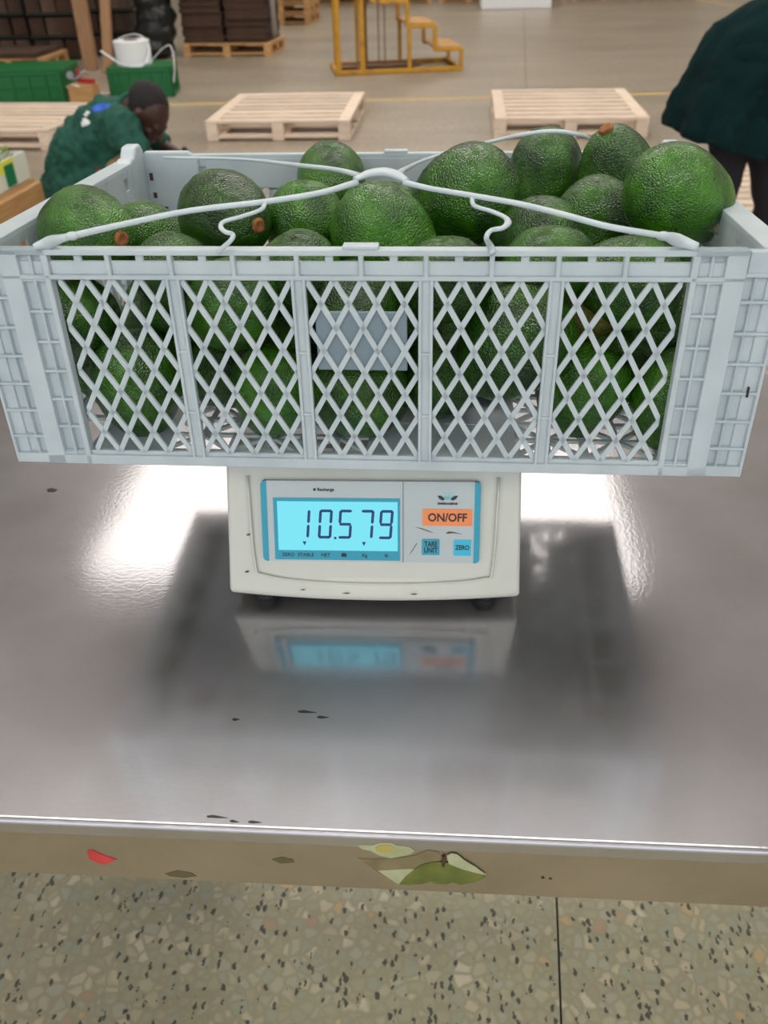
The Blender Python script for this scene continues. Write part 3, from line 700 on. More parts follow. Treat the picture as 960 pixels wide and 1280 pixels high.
# ------------------------------------------------------------------ avocados (crate frame: x, y, z, axis, girth radius)
AVO = [
    ('A1', -0.2383, 0.0917, 0.1684, 0.8728, -0.47, -0.1314, 0.037),
    ('A1b', -0.2181, 0.1753, 0.1398, -0.8533, -0.3176, 0.4135, 0.035),
    ('A2', -0.1587, 0.0755, 0.1619, 0.588, 0.7417, -0.3227, 0.032),
    ('A3', -0.1393, 0.1599, 0.1666, 0.7636, -0.5815, -0.2806, 0.039),
    ('A4', -0.0725, 0.1926, 0.1515, -0.4317, 0.5939, -0.6789, 0.037),
    ('A5', -0.0669, 0.3466, 0.1618, 0.2149, -0.8914, -0.3989, 0.036),
    ('A6', 0.0057, 0.1223, 0.1655, 0.7447, -0.1708, -0.6451, 0.041),
    ('A7', 0.0118, 0.2461, 0.1433, -0.9191, -0.0314, 0.3929, 0.034),
    ('A8', 0.0777, 0.1921, 0.1761, -0.7727, 0.3455, -0.5326, 0.043),
    ('A9', 0.1599, 0.3479, 0.1691, -0.2234, -0.2999, -0.9274, 0.038),
    ('A10', 0.2299, 0.3042, 0.1873, -0.3692, -0.2614, 0.8918, 0.042),
    ('A11', 0.2638, 0.2026, 0.1831, -0.878, -0.209, 0.4305, 0.0425),
    ('A12', 0.1911, 0.2127, 0.144, -0.6767, -0.2476, -0.6933, 0.037),
    ('A13', 0.1471, 0.154, 0.1482, 0.8518, -0.5035, 0.1446, 0.036),
    ('A14', 0.1403, 0.0811, 0.1636, -0.9328, -0.3167, -0.1719, 0.031),
    ('A15', 0.2126, 0.0727, 0.1606, 0.9411, -0.2919, -0.1706, 0.036),
    ('A16', 0.2593, 0.1182, 0.1657, 0.4323, -0.3215, 0.8424, 0.03),
    ('A17', -0.0604, 0.0823, 0.1607, 0.8609, -0.2949, 0.4147, 0.033),
    ('A18', 0.0597, 0.0647, 0.1423, 0.9754, -0.157, 0.1547, 0.034),
    ('F1', -0.2019, 0.0521, 0.053, 0.1644, -0.2074, 0.9643, 0.041),
    ('F1b', -0.2524, 0.0725, 0.1003, 0.4635, -0.4881, 0.7395, 0.034),
    ('F2', -0.1389, 0.0957, 0.044, -0.2382, -0.7768, 0.5829, 0.034),
    ('F2b', -0.0854, 0.0515, 0.0475, 0.1419, -0.1859, 0.9723, 0.036),
    ('F2c', -0.1103, 0.0493, 0.1231, 0.6219, -0.5136, 0.5911, 0.036),
    ('F3', -0.0089, 0.0495, 0.0465, 0.982, -0.1337, 0.1337, 0.038),
    ('F3b', -0.0095, 0.0621, 0.1168, 0.1172, -0.9814, -0.1522, 0.037),
    ('F4', 0.1206, 0.0542, 0.0933, 0.6192, -0.1836, 0.7635, 0.043),
    ('F4b', 0.057, 0.0863, 0.0448, 0.2914, -0.4661, 0.8354, 0.034),
    ('F5', 0.1812, 0.0637, 0.0474, 0.2739, -0.1788, 0.945, 0.036),
    ('F5b', 0.252, 0.0483, 0.0485, 0.2739, -0.1788, 0.945, 0.037),
    ('F5c', 0.248, 0.0975, 0.1006, -0.8006, -0.593, 0.0866, 0.037),
    ('F5d', 0.1712, 0.105, 0.104, 0.5766, -0.7951, 0.1878, 0.033),
    ('F1c', -0.172, 0.1008, 0.1016, 0.8175, -0.4911, 0.3008, 0.033),
    ('F3c', 0.0156, 0.135, 0.0718, 0.8175, -0.4911, 0.3008, 0.033),
    ('H0', -0.2522, 0.1178, 0.0429, 0.3457, 0.934, 0.0902, 0.0346),
    ('H1', -0.0455, 0.157, 0.0477, 0.676, 0.0857, -0.7319, 0.0346),
    ('H2', 0.0852, 0.1491, 0.0445, -0.5372, 0.3733, 0.7563, 0.0339),
    ('H3', 0.174, 0.1368, 0.0426, -0.9994, 0.016, -0.0294, 0.0347),
    ('H4', 0.2505, 0.1473, 0.0455, -0.7675, 0.1273, -0.6283, 0.0348),
    ('H5', -0.2422, 0.1965, 0.0421, -0.9988, 0.03, 0.0396, 0.0339),
    ('H6', -0.168, 0.199, 0.0452, -0.6659, 0.416, -0.6194, 0.0346),
    ('H7', -0.094, 0.2069, 0.044, 0.9165, 0.2419, 0.3185, 0.0349),
    ('H8', -0.0048, 0.2139, 0.044, -0.9018, 0.4294, -0.0483, 0.0362),
    ('H9', 0.0705, 0.2222, 0.0474, 0.0825, -0.6923, 0.7169, 0.0368),
    ('H10', 0.1374, 0.197, 0.0479, -0.2346, -0.6316, -0.7389, 0.0346),
    ('H11', 0.2395, 0.2137, 0.0427, -0.9656, -0.2602, -0.0055, 0.0347),
    ('H12', -0.2445, 0.3477, 0.044, -0.5631, -0.8213, -0.0916, 0.0363),
    ('H13', -0.1786, 0.2686, 0.0437, -0.7985, -0.5753, 0.1774, 0.0351),
    ('H14', -0.0829, 0.347, 0.0433, -0.6654, 0.7319, 0.1468, 0.0348),
    ('H15', 0.0294, 0.2889, 0.0431, -0.5372, -0.8424, 0.0408, 0.0349),
    ('H16', 0.1119, 0.2814, 0.0425, -0.9498, 0.2014, -0.2396, 0.0354),
    ('H17', 0.1781, 0.2519, 0.0443, -0.5917, 0.0605, 0.8039, 0.0336),
    ('H18', 0.243, 0.2843, 0.0426, 0.9443, 0.3222, 0.0669, 0.0344),
    ('H19', -0.1675, 0.3481, 0.0433, -0.5479, 0.7295, 0.4094, 0.0339),
    ('H20', 0.2501, 0.3523, 0.0443, -0.8487, 0.0878, -0.5215, 0.035),
    ('H21', -0.0831, 0.1088, 0.0814, 0.9279, -0.1739, -0.3298, 0.0331),
    ('H22', 0.0703, 0.2747, 0.1009, -0.3658, -0.0981, 0.9255, 0.0354),
    ('H23', -0.2538, 0.2675, 0.045, -0.1046, 0.6896, 0.7166, 0.0346),
    ('H24', -0.1078, 0.2804, 0.0412, 0.3064, -0.857, -0.4143, 0.0332),
    ('H25', -0.042, 0.2849, 0.0422, -0.3871, -0.919, -0.0744, 0.0345),
    ('H26', -0.01, 0.3505, 0.0471, -0.5595, -0.0905, 0.8239, 0.0362),
    ('H27', 0.0741, 0.3499, 0.0433, -0.8291, 0.559, 0.0083, 0.0352),
    ('H28', 0.156, 0.3488, 0.044, -0.3226, -0.9006, 0.2914, 0.035),
    ('H29', 0.2058, 0.3243, 0.0876, -0.6632, 0.7481, -0.0234, 0.0335),
]
LAB = {
 'A1': 'avocado at the left front rim with round brown stem scar facing out',
 'A1b': 'avocado behind the leftmost front one, half hidden by the strap',
 'A2': 'small pale green avocado low between the left pair and the big round one',
 'A3': 'big round glossy avocado left of centre with brown stem scar at lower right',
 'A4': 'dark dull green avocado right of the big round one',
 'A5': 'avocado at the back rim left of the strap knot with stem scar showing',
 'A6': 'large wide avocado at centre front under the strap knot',
 'A7': 'avocado peeping out behind the strap knot at the centre',
 'A8': 'largest tall egg-shaped avocado right of centre under the strap',
 'A9': 'upright avocado at the back rim right of the largest one',
 'A10': 'tall avocado at back right with orange stem stub on its top',
 'A11': 'biggest pebbly avocado on top at the right end of the crate',
 'A12': 'avocado beneath the two piled up at back right',
 'A13': 'dark avocado between the largest one and the right hand pile',
 'A14': 'small avocado behind the front rim right of the right strap curl',
 'A15': 'avocado behind the front rim near the right strap end',
 'A16': 'small avocado in the right front corner below the biggest one',
 'A17': 'pale avocado top just showing over the middle of the front rim',
 'A18': 'avocado behind the front rim left of the right strap curl',
 'F1': 'tall bright avocado upright on crate floor behind the leftmost lattice bay',
 'F1b': 'dark avocado at far left end behind the leftmost lattice bay',
 'F1c': 'avocado high up behind the first double rib from the left',
 'F2': 'avocado set back on the crate floor behind the second lattice bay',
 'F2b': 'avocado upright on crate floor at the right of the second lattice bay',
 'F2c': 'avocado in the upper half of the second lattice bay',
 'F3': 'avocado lying on crate floor below the blank label plate',
 'F3b': 'avocado behind the label plate with stem scar above it',
 'F3c': 'avocado set back to the right of the label plate',
 'F4': 'big glossy avocado filling the upper fourth lattice bay',
 'F4b': 'avocado on the crate floor at the left of the fourth lattice bay',
 'F5': 'avocado upright on crate floor at the left of the fifth lattice bay',
 'F5b': 'avocado on crate floor in the right front corner',
 'F5c': 'light green avocado in the upper right of the fifth lattice bay',
 'F5d': 'yellowish avocado in the upper left of the fifth lattice bay',
}
PROF = [(0, -1.10), (.20, -1.085), (.42, -1.02), (.66, -.87), (.86, -.62), (.97, -.34), (1.0, -.08), (.98, .18), (.91, .46), (.80, .72), (.66, .96), (.49, 1.16), (.31, 1.28), (.14, 1.315), (0, 1.30)]
def smooth_prof(P):
    return [(max(0, q.x), q.y) for q in spline([(a, b, 0) for a, b in P], 3)]
avo_me = []
for v in range(3):
    bm = bmesh.new()
    k = (1.0, .93, 1.06)[v]
    pr = [(r * (1 if z < 0 else k ** (z)), z) for r, z in smooth_prof(PROF)]
    pr[0] = (0, pr[0][1]); pr[-1] = (0, pr[-1][1])
    lathe(bm, pr, 36)
    bmesh.ops.recalc_face_normals(bm, faces=bm.faces)
    from mathutils import noise as mn
    for vt in bm.verts:
        n = vt.co.normalized()
        vt.co += n * (mn.noise(vt.co * 1.3 + V(v * 9, 0, 0)) * .05 + mn.noise(vt.co * 6 + V(0, v * 5, 0)) * .018)
    me = bpy.data.meshes.new('avocado'); bm.to_mesh(me); bm.free()
    for p in me.polygons: p.use_smooth = True
    me.materials.append(avo_m); avo_me.append(me)
pale_avo = avo_m.copy(); pale_avo.name = 'yellowish_avocado_skin'
for nd in pale_avo.node_tree.nodes:
    if nd.type == 'VALTORGB':
        nd.color_ramp.elements[0].color = lin((80, 84, 16)); nd.color_ramp.elements[1].color = lin((150, 140, 40))
bm = bmesh.new(); lathe(bm, [(0, -.05), (.15, -.05), (.17, .02), (.165, .07), (.12, .10), (.07, .085), (.03, .06), (0, .06)], 14)
bmesh.ops.recalc_face_normals(bm, faces=bm.faces)
stem_me = bpy.data.meshes.new('stem'); bm.to_mesh(stem_me); bm.free(); stem_me.materials.append(stem_m)
MOVE = {'A10': (0, 0, -.020), 'A11': (-.0138, -.054, .003), 'A6': (0, 0, -.007), 'A12': (.004, .01, .004), 'A15': (-.004, 0, -.026), 'A16': (.001, .090, -.046), 'A14': (.0, 0, -.018), 'A17': (0, 0, -.022), 'A2': (-.004, 0, -.022), 'A18': (0, 0, -.004), 'A13': (-.008, 0, 0)}
STEM = {'A1', 'A3', 'A5', 'A10', 'F3b', 'F1c', 'F5d', 'A4'}
cam_c = Mcr.inverted() @ CAM
for i, (n, x, y, z, ax, ay, az, rad) in enumerate(AVO):
    if n == 'A11': rad = .0395
    if n == 'A1': ax, ay, az = .80, -.58, .06
    if n == 'A3': ax, ay, az = .74, -.67, .0
    dx, dy, dz = MOVE.get(n, (0, 0, 0)); x += dx; y += dy; z += dz
    NOFLIP = {'A8', 'A9', 'A12', 'A6'}
    if n not in STEM | NOFLIP and V(ax, ay, az).dot(cam_c - V(x, y, z)) > 0: ax, ay, az = -ax, -ay, -az
    d = V(ax, ay, az).normalized(); q = d.to_track_quat('Z', 'Y').to_matrix().to_4x4()
    M = Mcr @ Matrix.Translation((x, y, z)) @ q @ Matrix.Rotation(i * 1.7, 4, 'Z') @ Matrix.Scale(rad, 4)
    o = new('avocado', avo_me[i % 3], None, None, M)
    if n == 'F5d': o.material_slots[0].link = 'OBJECT'; o.material_slots[0].material = pale_avo
    tag(o, LAB.get(n, 'green avocado buried deep in the crate beneath the top layer'), 'avocado', 'avocados heaped in the white crate')
    if n in LAB and n not in NOFLIP: new('stem', stem_me, None, o, Matrix.Translation((0, 0, 1.285)))['label'] = 'brown stem scar'

# ------------------------------------------------------------------ plastic tie over the crate
RZ = CO.z + CH
def zs(pts): return [PZ(x, y, z) if z < 5 else PY(x, y, z - 10) for x, y, z in pts]
tie = empty('tie_strap', PZ(475, 218, RZ + .03), 'white plastic tie stretched over the avocados between the crate corners', 'strap')
tp = tie.location.copy()
def cord(name, pts, rad, m=plastic, flat=.75, parent=tie, n=8):
    P = spline([Vector(p) - tp for p in zs(pts)], n); bm = bmesh.new()
    sweep(bm, P, rad, 8, flat=flat); return build(name, bm, m, parent, smooth=True)
Z1 = RZ + .012
cord('front_cord', [(42, 309, RZ + .002), (62, 303, RZ + .004), (86, 296, Z1), (160, 279, Z1 + .004), (240, 263, Z1 + .008), (332, 252, Z1 + .012), (400, 241, Z1 + .014), (446, 228, Z1 + .016)], [.003, .0062, .0032, .0027, .0027, .0027, .0027, .003])
cord('front_cord', [(505, 228, Z1 + .016), (540, 236, Z1 + .014), (600, 246, Z1 + .014), (650, 255, Z1 + .012), (700, 267, Z1 + .012), (760, 283, Z1 + .010), (824, 294, Z1 + .003), (846, 300, RZ + .006), (872, 309, RZ + .002)], [.003, .0027, .0027, .0027, .0027, .0027, .0027, .0062, .004])
cord('back_cord', [(205, 197, RZ), (300, 199, RZ + .004), (378, 207, RZ + .014), (420, 212, RZ + .018), (448, 219, RZ + .02)], [.0018, .002, .0026, .0026, .003])
cord('back_cord', [(498, 216, RZ + .02), (528, 201, 10.95), (566, 189, 10.96), (610, 178, 10.93), (650, 169, 10.91), (690, 164, 10.90), (722, 168, 10.90), (744, 176, 10.94)], [.003, .0022, .0022, .0022, .0024, .0024, .0024, .002])
kn = cord('knot', [(444, 224, Z1 + .017), (462, 217, Z1 + .018), (480, 215, Z1 + .019), (496, 219, Z1 + .018), (508, 226, Z1 + .017)], [.003, .0055, .006, .0055, .003], flat=.5)
cord('curl', [(332, 253, Z1 + .012), (326, 262, Z1 + .01), (304, 270, Z1 + .008), (280, 277, Z1 + .006), (276, 284, Z1 + .004), (282, 290, Z1 + .002), (291, 293, Z1), (288, 301, Z1 - .003), (272, 315, RZ)], .0018)
cord('curl', [(590, 247, Z1 + .013), (593, 257, Z1 + .01), (614, 264, Z1 + .009), (630, 271, Z1 + .008), (635, 278, Z1 + .006), (628, 285, Z1 + .004), (614, 288, Z1 + .002), (608, 297, Z1), (612, 306, RZ + .003), (616, 316, RZ)], [.0018, .0018, .0018, .0018, .0026, .0018, .0018, .0018, .0026, .003])
for p in ((90, 295), (829, 295)):
    bm = bmesh.new(); q = PZ(*p, Z1 + .001) - tp; ellip(bm, q, (.005, .004, .003), seg=10); build('bead', bm, plastic, tie, smooth=True)

# ------------------------------------------------------------------ pallets
def one_box(dx, dy, dz):
    bm = bmesh.new(); box(bm, -dx / 2, dx / 2, -dy / 2, dy / 2, -dz / 2, dz / 2); bmesh.ops.recalc_face_normals(bm, faces=bm.faces)
    bmesh.ops.bevel(bm, geom=bm.edges[:], offset=.002, segments=1, affect='EDGES')
    me = bpy.data.meshes.new('board'); bm.to_mesh(me); bm.free(); return me
def make_pallet(W, D, loc, yaw, label, m=pallet_wood, group='wooden pallets on the hall floor', n=8, ends=True):
    """origin at the front left corner on the floor"""
    t = empty('wooden_pallet', Matrix.Translation(loc) @ Matrix.Rotation(yaw, 4, 'Z'), label, 'pallet', group)
    bw = .086 if n > 6 else .10
    ew = .09 if ends else 0
    dk = one_box(W - 2 * ew - .004, bw, .02); gap = (D - n * bw) / (n - 1)
    for i in range(n):
        y = bw / 2 + i * (bw + gap)
        new('deck_board', dk, m, t, (W / 2, y, .134 + random.uniform(-.001, .001)))
    if ends:
        eb = one_box(ew, D, .02)
        for x in (ew / 2, W - ew / 2): new('end_board', eb, m, t, (x, D / 2, .134))
    st = one_box(.09, D, .018)
    bt = one_box(.09, D, .018)
    bk = one_box(.09, .10, .070)
    b2 = one_box(W, .10, .016)
    for k in range(4): new('bottom_board', b2, m, t, (W / 2, .05 + k * (D - .1) / 3 , .027))
    for x in (.045, W / 2, W - .045):
        new('stringer_board', st, m, t, (x, D / 2, .115)); new('bottom_board', bt, m, t, (x, D / 2, .009))
        for y in (.05, D / 2, D - .05): new('block', bk, m, t, (x, y, .0705))
    return t
make_pallet(1.12, 1.24, (-1.845, 6.95, 0), R(-.6), 'pale pine pallet on the floor behind the middle of the crate')
make_pallet(1.14, 1.27, (.372, 6.93, 0), R(-1.2), 'pale pine pallet on the floor just left of the bending worker')
make_pallet(1.35, 1.16, (-4.33, 6.78, 0), R(-4), 'pale pine pallet on the floor behind the squatting worker', n=8)
make_pallet(1.2, 1.15, (1.42, 4.35, 0), R(0), 'pale pine pallet between the legs of the bending worker', n=10)

# ------------------------------------------------------------------ yellow steps
stp = empty('yellow_step_stand', Matrix.Translation((-1.173, 10.17, 0)) @ Matrix.Rotation(math.atan2(.26, 1.326), 4, 'Z'), 'yellow steel step stand with three treads in the middle of the hall', 'steps')
def tube_part(name, pts_list, wd, m, parent, lab=None):
    bm = bmesh.new()
    for a, b in pts_list: bar(bm, a, b, wd)
    o = build(name, bm, m, parent, bevel=.004, seg=1)
    if lab: o['label'] = lab
    return o
WY = .72
tube_part('base_frame', [((0, 0, .025), (1.37, 0, .025)), ((0, WY, .025), (1.37, WY, .025)), ((0, 0, .025), (0, WY, .025)), ((1.35, 0, .025), (1.35, WY, .025)), ((.27, 0, .025), (.27, WY, .025))], .045, yellow, stp)
tube_part('base_plate', [((.03, WY / 2 + .1, .055), (.95, WY / 2 + .1, .055))], .02, rust, stp)
bm = bmesh.new(); box(bm, .05, .95, .2, .62, .04, .052); build('base_plate', bm, rust, stp)['label'] = 'rusty base plate'
for x, y in ((.02, 0), (.045, WY), (.28, 0), (.30, WY)):
    tube_part('post', [((x, y, .04), (x, y, 2.3))], .05 if y == 0 else .035, yellow, stp)
tube_part('post', [((.36, .45, .04), (.36, .45, 2.3))], .045, rust, stp, 'rusty brown post')
for k, (x0, z) in enumerate(((1.06, .24), (.77, .47), (.47, .70), (.10, .93))):
    bm = bmesh.new(); box(bm, x0, x0 + (.30 if k < 3 else .37), 0, WY, z - .015, z); build('tread', bm, tread, stp)['label'] = 'worn tread'
    tube_part('tread_rail', [((x0, 0, z - .03), (x0 + .3, 0, z - .03)), ((x0, WY, z - .03), (x0 + .3, WY, z - .03))], .035, yellow, stp)
    for y in (0, WY):
        tube_part('riser_post', [((x0 + .30, y, z - .03 - (.23 if k else .2)), (x0 + .30, y, z - .02))], .04, yellow, stp)
for y in (0, WY): tube_part('post', [((.79, y, .03), (.79, y, .45))], .04, yellow, stp)
for x in (.50, .57): tube_part('post', [((x, .35, .05), (x, .35, .66))], .012, rust, stp, 'thin brown rod')

# ------------------------------------------------------------------ green crates and what lies on them
def green_crate(M, W, D, H, label, wallt=.02):
    t = empty('green_crate', M, label, 'crate', 'green plastic crates on the hall floor')
    bm = bmesh.new(); box(bm, 0, W, 0, D, H - .012, H); build('top_panel', bm, green_plastic, t, bevel=.004)
    for nm, ax, pos in (('front_side', 'y', .0), ('back_side', 'y', D), ('left_side', 'x', 0.), ('right_side', 'x', W)):
        L = W if ax == 'y' else D; bm = bmesh.new()
        def q(a0, a1, z0, z1, d0=0, d1=wallt):
            s = -1 if pos > 0 else 1
            lo, hi = sorted((pos + s * d0, pos + s * d1))
            if ax == 'y': box(bm, a0, a1, lo, hi, z0, z1)
            else: box(bm, lo, hi, a0, a1, z0, z1)
        q(0, L, 0, .035); q(0, L, H - .05, H - .012); q(0, .05, .035, H - .05); q(L - .05, L, .035, H - .05)
        q(.05, L - .05, .035, H - .05, .008, .014)
        n = 6
        for i in range(1, n): q(L * i / n - .006, L * i / n + .006, .035, H - .05, 0, .014)
        q(.05, L - .05, H * .45, H * .45 + .012, 0, .014)
        build(nm, bm, green_plastic, t, bevel=.003, seg=1)
    return t
a = PZ(40, 134, 0); b = PZ(79, 129, 0); e = (b - a); yawg = math.atan2(e.y, e.x)
green_crate(Matrix.Translation(PZ(-40, 134, 0)) @ Matrix.Rotation(R(6), 4, 'Z'), .95, .62, .30, 'green plastic crate lying at the left edge of the hall')
gc2 = PZ(139, 124, 0)
gM = Matrix.Translation(gc2) @ Matrix.Rotation(R(8), 4, 'Z')
green_crate(gM, .62, .45, .27, 'green plastic crate under the white strapping reel')
# roll of white strapping
rc = gM @ V(.245, .22, .27)
reel = empty('strapping_reel', rc, 'fat white roll of strapping band on a green crate', 'strapping')
bm = bmesh.new(); lathe(bm, [(.07, 0), (.168, 0), (.172, .01), (.172, .20), (.168, .21), (.07, .21), (.07, .19), (.155, .19)][:6] + [(.07, .0)], 32); build('wound_band', bm, mat('reel_white', (226, 228, 232), .5), reel, smooth=False)
bm = bmesh.new(); lathe(bm, [(0, .19), (.069, .19), (.069, .215), (.05, .215), (.05, .195), (0, .195)], 20); build('core', bm, mat('reel_core', (110, 78, 66), .8), reel)
def loopc(name, pts, rad, parent, flat=.35):
    bm = bmesh.new(); sweep(bm, spline([Vector(p) for p in pts], 6), rad, 8, flat=flat); return build(name, bm, white_p, parent, smooth=True)
loopc('loose_band', [(-.13, -.02, .215), (-.08, .06, .235), (.03, .08, .25), (.12, .04, .22), (.178, -.03, .16), (.182, -.08, .09), (.15, -.16, .02), (.08, -.2, .006), (-.05, -.19, .02), (-.14, -.17, .06), (-.26, -.16, .14)], .008, reel)
loopc('loose_band', [(.10, -.17, .01), (.22, -.15, .05), (.33, -.12, .14), (.40, -.1, .17), (.43, -.12, .12), (.44, -.17, -.02), (.42, -.2, -.14)], .010, reel)
# wooden block and red tensioner
wb = PZ(89, 132, 0)
bm = bmesh.new(); box(bm, 0, .235, 0, .2, 0, .17)
blk = build('wood_block', bm, old_wood, None, Matrix.Translation(wb), bevel=.005); tag(blk, 'short brown wood block with a red tool on it', 'wood block')
tool = empty('strapping_tool', wb + V(.1, .1, .171), 'red and silver strapping tensioner lying on a wood block', 'tool')
red_t = mat('red_enamel', (168, 32, 40), .4); chrome = mat('tool_steel', (150, 150, 156), .3, 1.)
bm = bmesh.new(); bar(bm, (-.02, 0, .03), (.15, -.05, .025), .035, .04); bar(bm, (-.01, 0, .03), (-.01, .0, .13), .025, .03); build('body', bm, red_t, tool, bevel=.005)
bm = bmesh.new(); sweep(bm, spline([(-.10, 0, .09), (-.06, -.04, .05), (0, -.05, .06), (.05, 0, .10), (.09, .03, .075)], 5), .012, 8); build('lever', bm, chrome, tool, smooth=True)
bm = bmesh.new(); lathe(bm, [(0, 0), (.035, 0), (.035, .03), (0, .03)], 16, Matrix.Translation((-.07, -.02, .07)) @ Matrix.Rotation(1.2, 4, 'X')); build('wheel', bm, chrome, tool)
bm = bmesh.new(); sweep(bm, spline([PZ(80, 111, .12), PZ(90, 106, .17), PZ(98, 108, .185)], 6), .012, 8, flat=.4); tag(build('strap_end', bm, white_p, None, smooth=True), 'short white strap end curling at the wood block', 'strap')
bm = bmesh.new(); sweep(bm, spline([PZ(112, 121, .02), PZ(124, 117, .03), PZ(140, 117, .02)], 6), .02, 8, flat=.4); tag(build('strap_scrap', bm, white_p, None, smooth=True), 'white strap scrap on the floor between block and green crate', 'strap')

# ------------------------------------------------------------------ timber posts
for (x0, y0, x1, y1, wd, lab) in ((115, 87, 98, -4, .15, 'thick leaning timber post, left of the pair'), (136, 92, 131, -4, .10, 'slimmer timber post, right of the pair')):
    A = PZ(x0, y0, 0); B = PY(x1, y1, A.y + .05); d = (B - A); B = A + d * (1.9 / d.z)
    bm = bmesh.new(); bar(bm, A + V(0, 0, .0), B, wd, wd * .7, up=V(0, 1, 0)); o = build('timber_post', bm, post_wood, None, bevel=.004)
    tag(o, lab, 'post', 'timber posts before the dark stacks')

# ------------------------------------------------------------------ dark stacks at the back left
bun_me = []
for v in range(3):
    bm = bmesh.new(); box(bm, -.085, .085, -.25, .25, 0, .19)
    for k in range(4): box(bm, -.088 + v * .001, .088, -.255, .255, .02 + k * .045, .035 + k * .045)
    bmesh.ops.recalc_face_normals(bm, faces=bm.faces); me = bpy.data.meshes.new('bundle'); bm.to_mesh(me); bm.free(); me.materials.append((card, card2, mat('dusty_board', (104, 80, 66), .9, noise=(6, (70, 54, 45), .3, .7)))[v]); bun_me.append(me)
sep_me = one_box(.98, .56, .028)
dgreen = mat('dark_green_sheet', (22, 28, 22), .8)
ORD = ['lowest', 'second', 'third', 'fourth', 'fifth', 'sixth']; PLC = ['first', 'second', 'third', 'fourth', 'fifth', 'sixth']
def bundle_stack(px, py, cols, rows, lab):
    A = PZ(px, py, 0)
    for r in range(rows):
        z = .02 + r * .245
        s = new('separator_sheet', one_box(cols * .195 + .02, .56, .03), dgreen, None, (A.x + cols * .0975, A.y + .28, z)); tag(s, 'dark green sheet under the %s course of bundles %s' % (ORD[r], lab), 'sheet', 'separator sheets in the dark stacks')
        for c in range(cols):
            o = new('board_bundle', random.choice(bun_me), None, None, Matrix.Translation((A.x + .0975 + c * .195 + random.uniform(-.008, .008), A.y + .28 + random.uniform(-.03, .03), z + .016)))
            tag(o, 'brown bundle, %s from left in %s course %s' % (PLC[c], ORD[r], lab), 'bundle', 'board bundles in the dark stacks')
bundle_stack(-14, 76, 3, 4, 'at the far left')
bundle_stack(46, 76, 3, 4, 'left of the timber posts')
bundle_stack(112, 70, 3, 4, 'right of the timber posts')
# low pallet at the left edge with a dark load board
p0 = PZ(-34, 92, 0)
make_pallet(.9, .8, (p0.x, p0.y, 0), R(3), 'weathered pallet at the far left edge before the dark stacks', old_wood, n=6)
bm = bmesh.new(); box(bm, .02, .8, .02, .75, .146, .20); tag(build('load_sheet', bm, card2, None, Matrix.Translation(p0)), 'flat dark board pile on the weathered pallet at far left', 'boards')
# black film wrapped bale
bb = PZ(172, 76, 0)
bm = bmesh.new()
for k in range(7): ellip(bm, (.22 + random.uniform(-.03, .03), .25, .12 + k * .17), (.25 + random.uniform(-.03, .04), .26, .15), seg=14)
bale = blob('wrapped_bale', bm, film, None, .03, 2, (.12, .05)); bale.location = bb; tag(bale, 'tall black film wrapped bale beside the pallet of brown sheets', 'bale')
# pallet with two piles of brown sheets
sp = PZ(230, 71, 0)
make_pallet(1.14, .8, (sp.x, sp.y, 0), R(-4), 'orange-lit pallet carrying the two brown sheet piles', old_wood, n=6)
sheet_me = [one_box(.52, .68, .036) for _ in range(2)]
for k, (dx, lab) in enumerate(((.27, 'left'), (.84, 'right'))):
    t = empty('sheet_pile', Matrix.Translation((sp.x, sp.y - .02, .146)) @ Matrix.Rotation(R(-4), 4, 'Z'), lab + ' hand pile of brown sheets on the orange-lit pallet', 'pile', 'brown sheet piles')
    for i in range(30): new('board_sheet', sheet_me[i % 2], card if i % 4 else card2, t, (dx + random.uniform(-.015, .015), .40 + random.uniform(-.02, .02), .018 + i * .037))
bm = bmesh.new(); sweep(bm, spline([(sp.x + 1.20, sp.y + .0, .2), (sp.x + 1.20, sp.y - .03, .5), (sp.x + 1.19, sp.y + .05, .9), (sp.x + 1.20, sp.y + .1, 1.2)], 5), [.04, .03, .05, .04], 8, flat=.3)
tag(build('loose_wrap', bm, mat('grey_film', (150, 140, 130), .3, trans=.3), None, smooth=True), 'loose grey film hanging off the right hand sheet pile', 'wrap')
# stacked pallets and dark goods far back
pp = PZ(362, 31, 0)
for k in range(5): make_pallet(.95, .9, (pp.x - .6, pp.y, k * .146), R(-3), ORD[k] + ' pallet up in the stack beyond the sheet piles', old_wood, 'stacked pallets at the back', n=5, ends=False)
fb = PZ(385, 7, 0)
for k in range(6):
    x = fb.x + k * 1.3
    make_pallet(1.15, .9, (x, fb.y, 0), 0, PLC[k] + ' from left of the far pallets along the back', old_wood, 'far pallets along the back', n=5, ends=False)
    bm = bmesh.new()
    for j in range(4): box(bm, .04, 1.1, .03 + .01 * (j % 2), .85, .15 + j * .3, .44 + j * .3)
    tag(build('dark_load', bm, card2, None, (x, fb.y, 0)), PLC[k] + ' from left of the dark loads along the back', 'load', 'dark loads along the back')
wbx = PZ(598, 3, 0) - V(0, 1.6, 0)
bm = bmesh.new(); box(bm, 0, 1.25, 0, .8, 0.0, .5)
tag(build('white_bin', bm, white_p, None, wbx, bevel=.02), 'white box at the top edge of the hall floor', 'box')

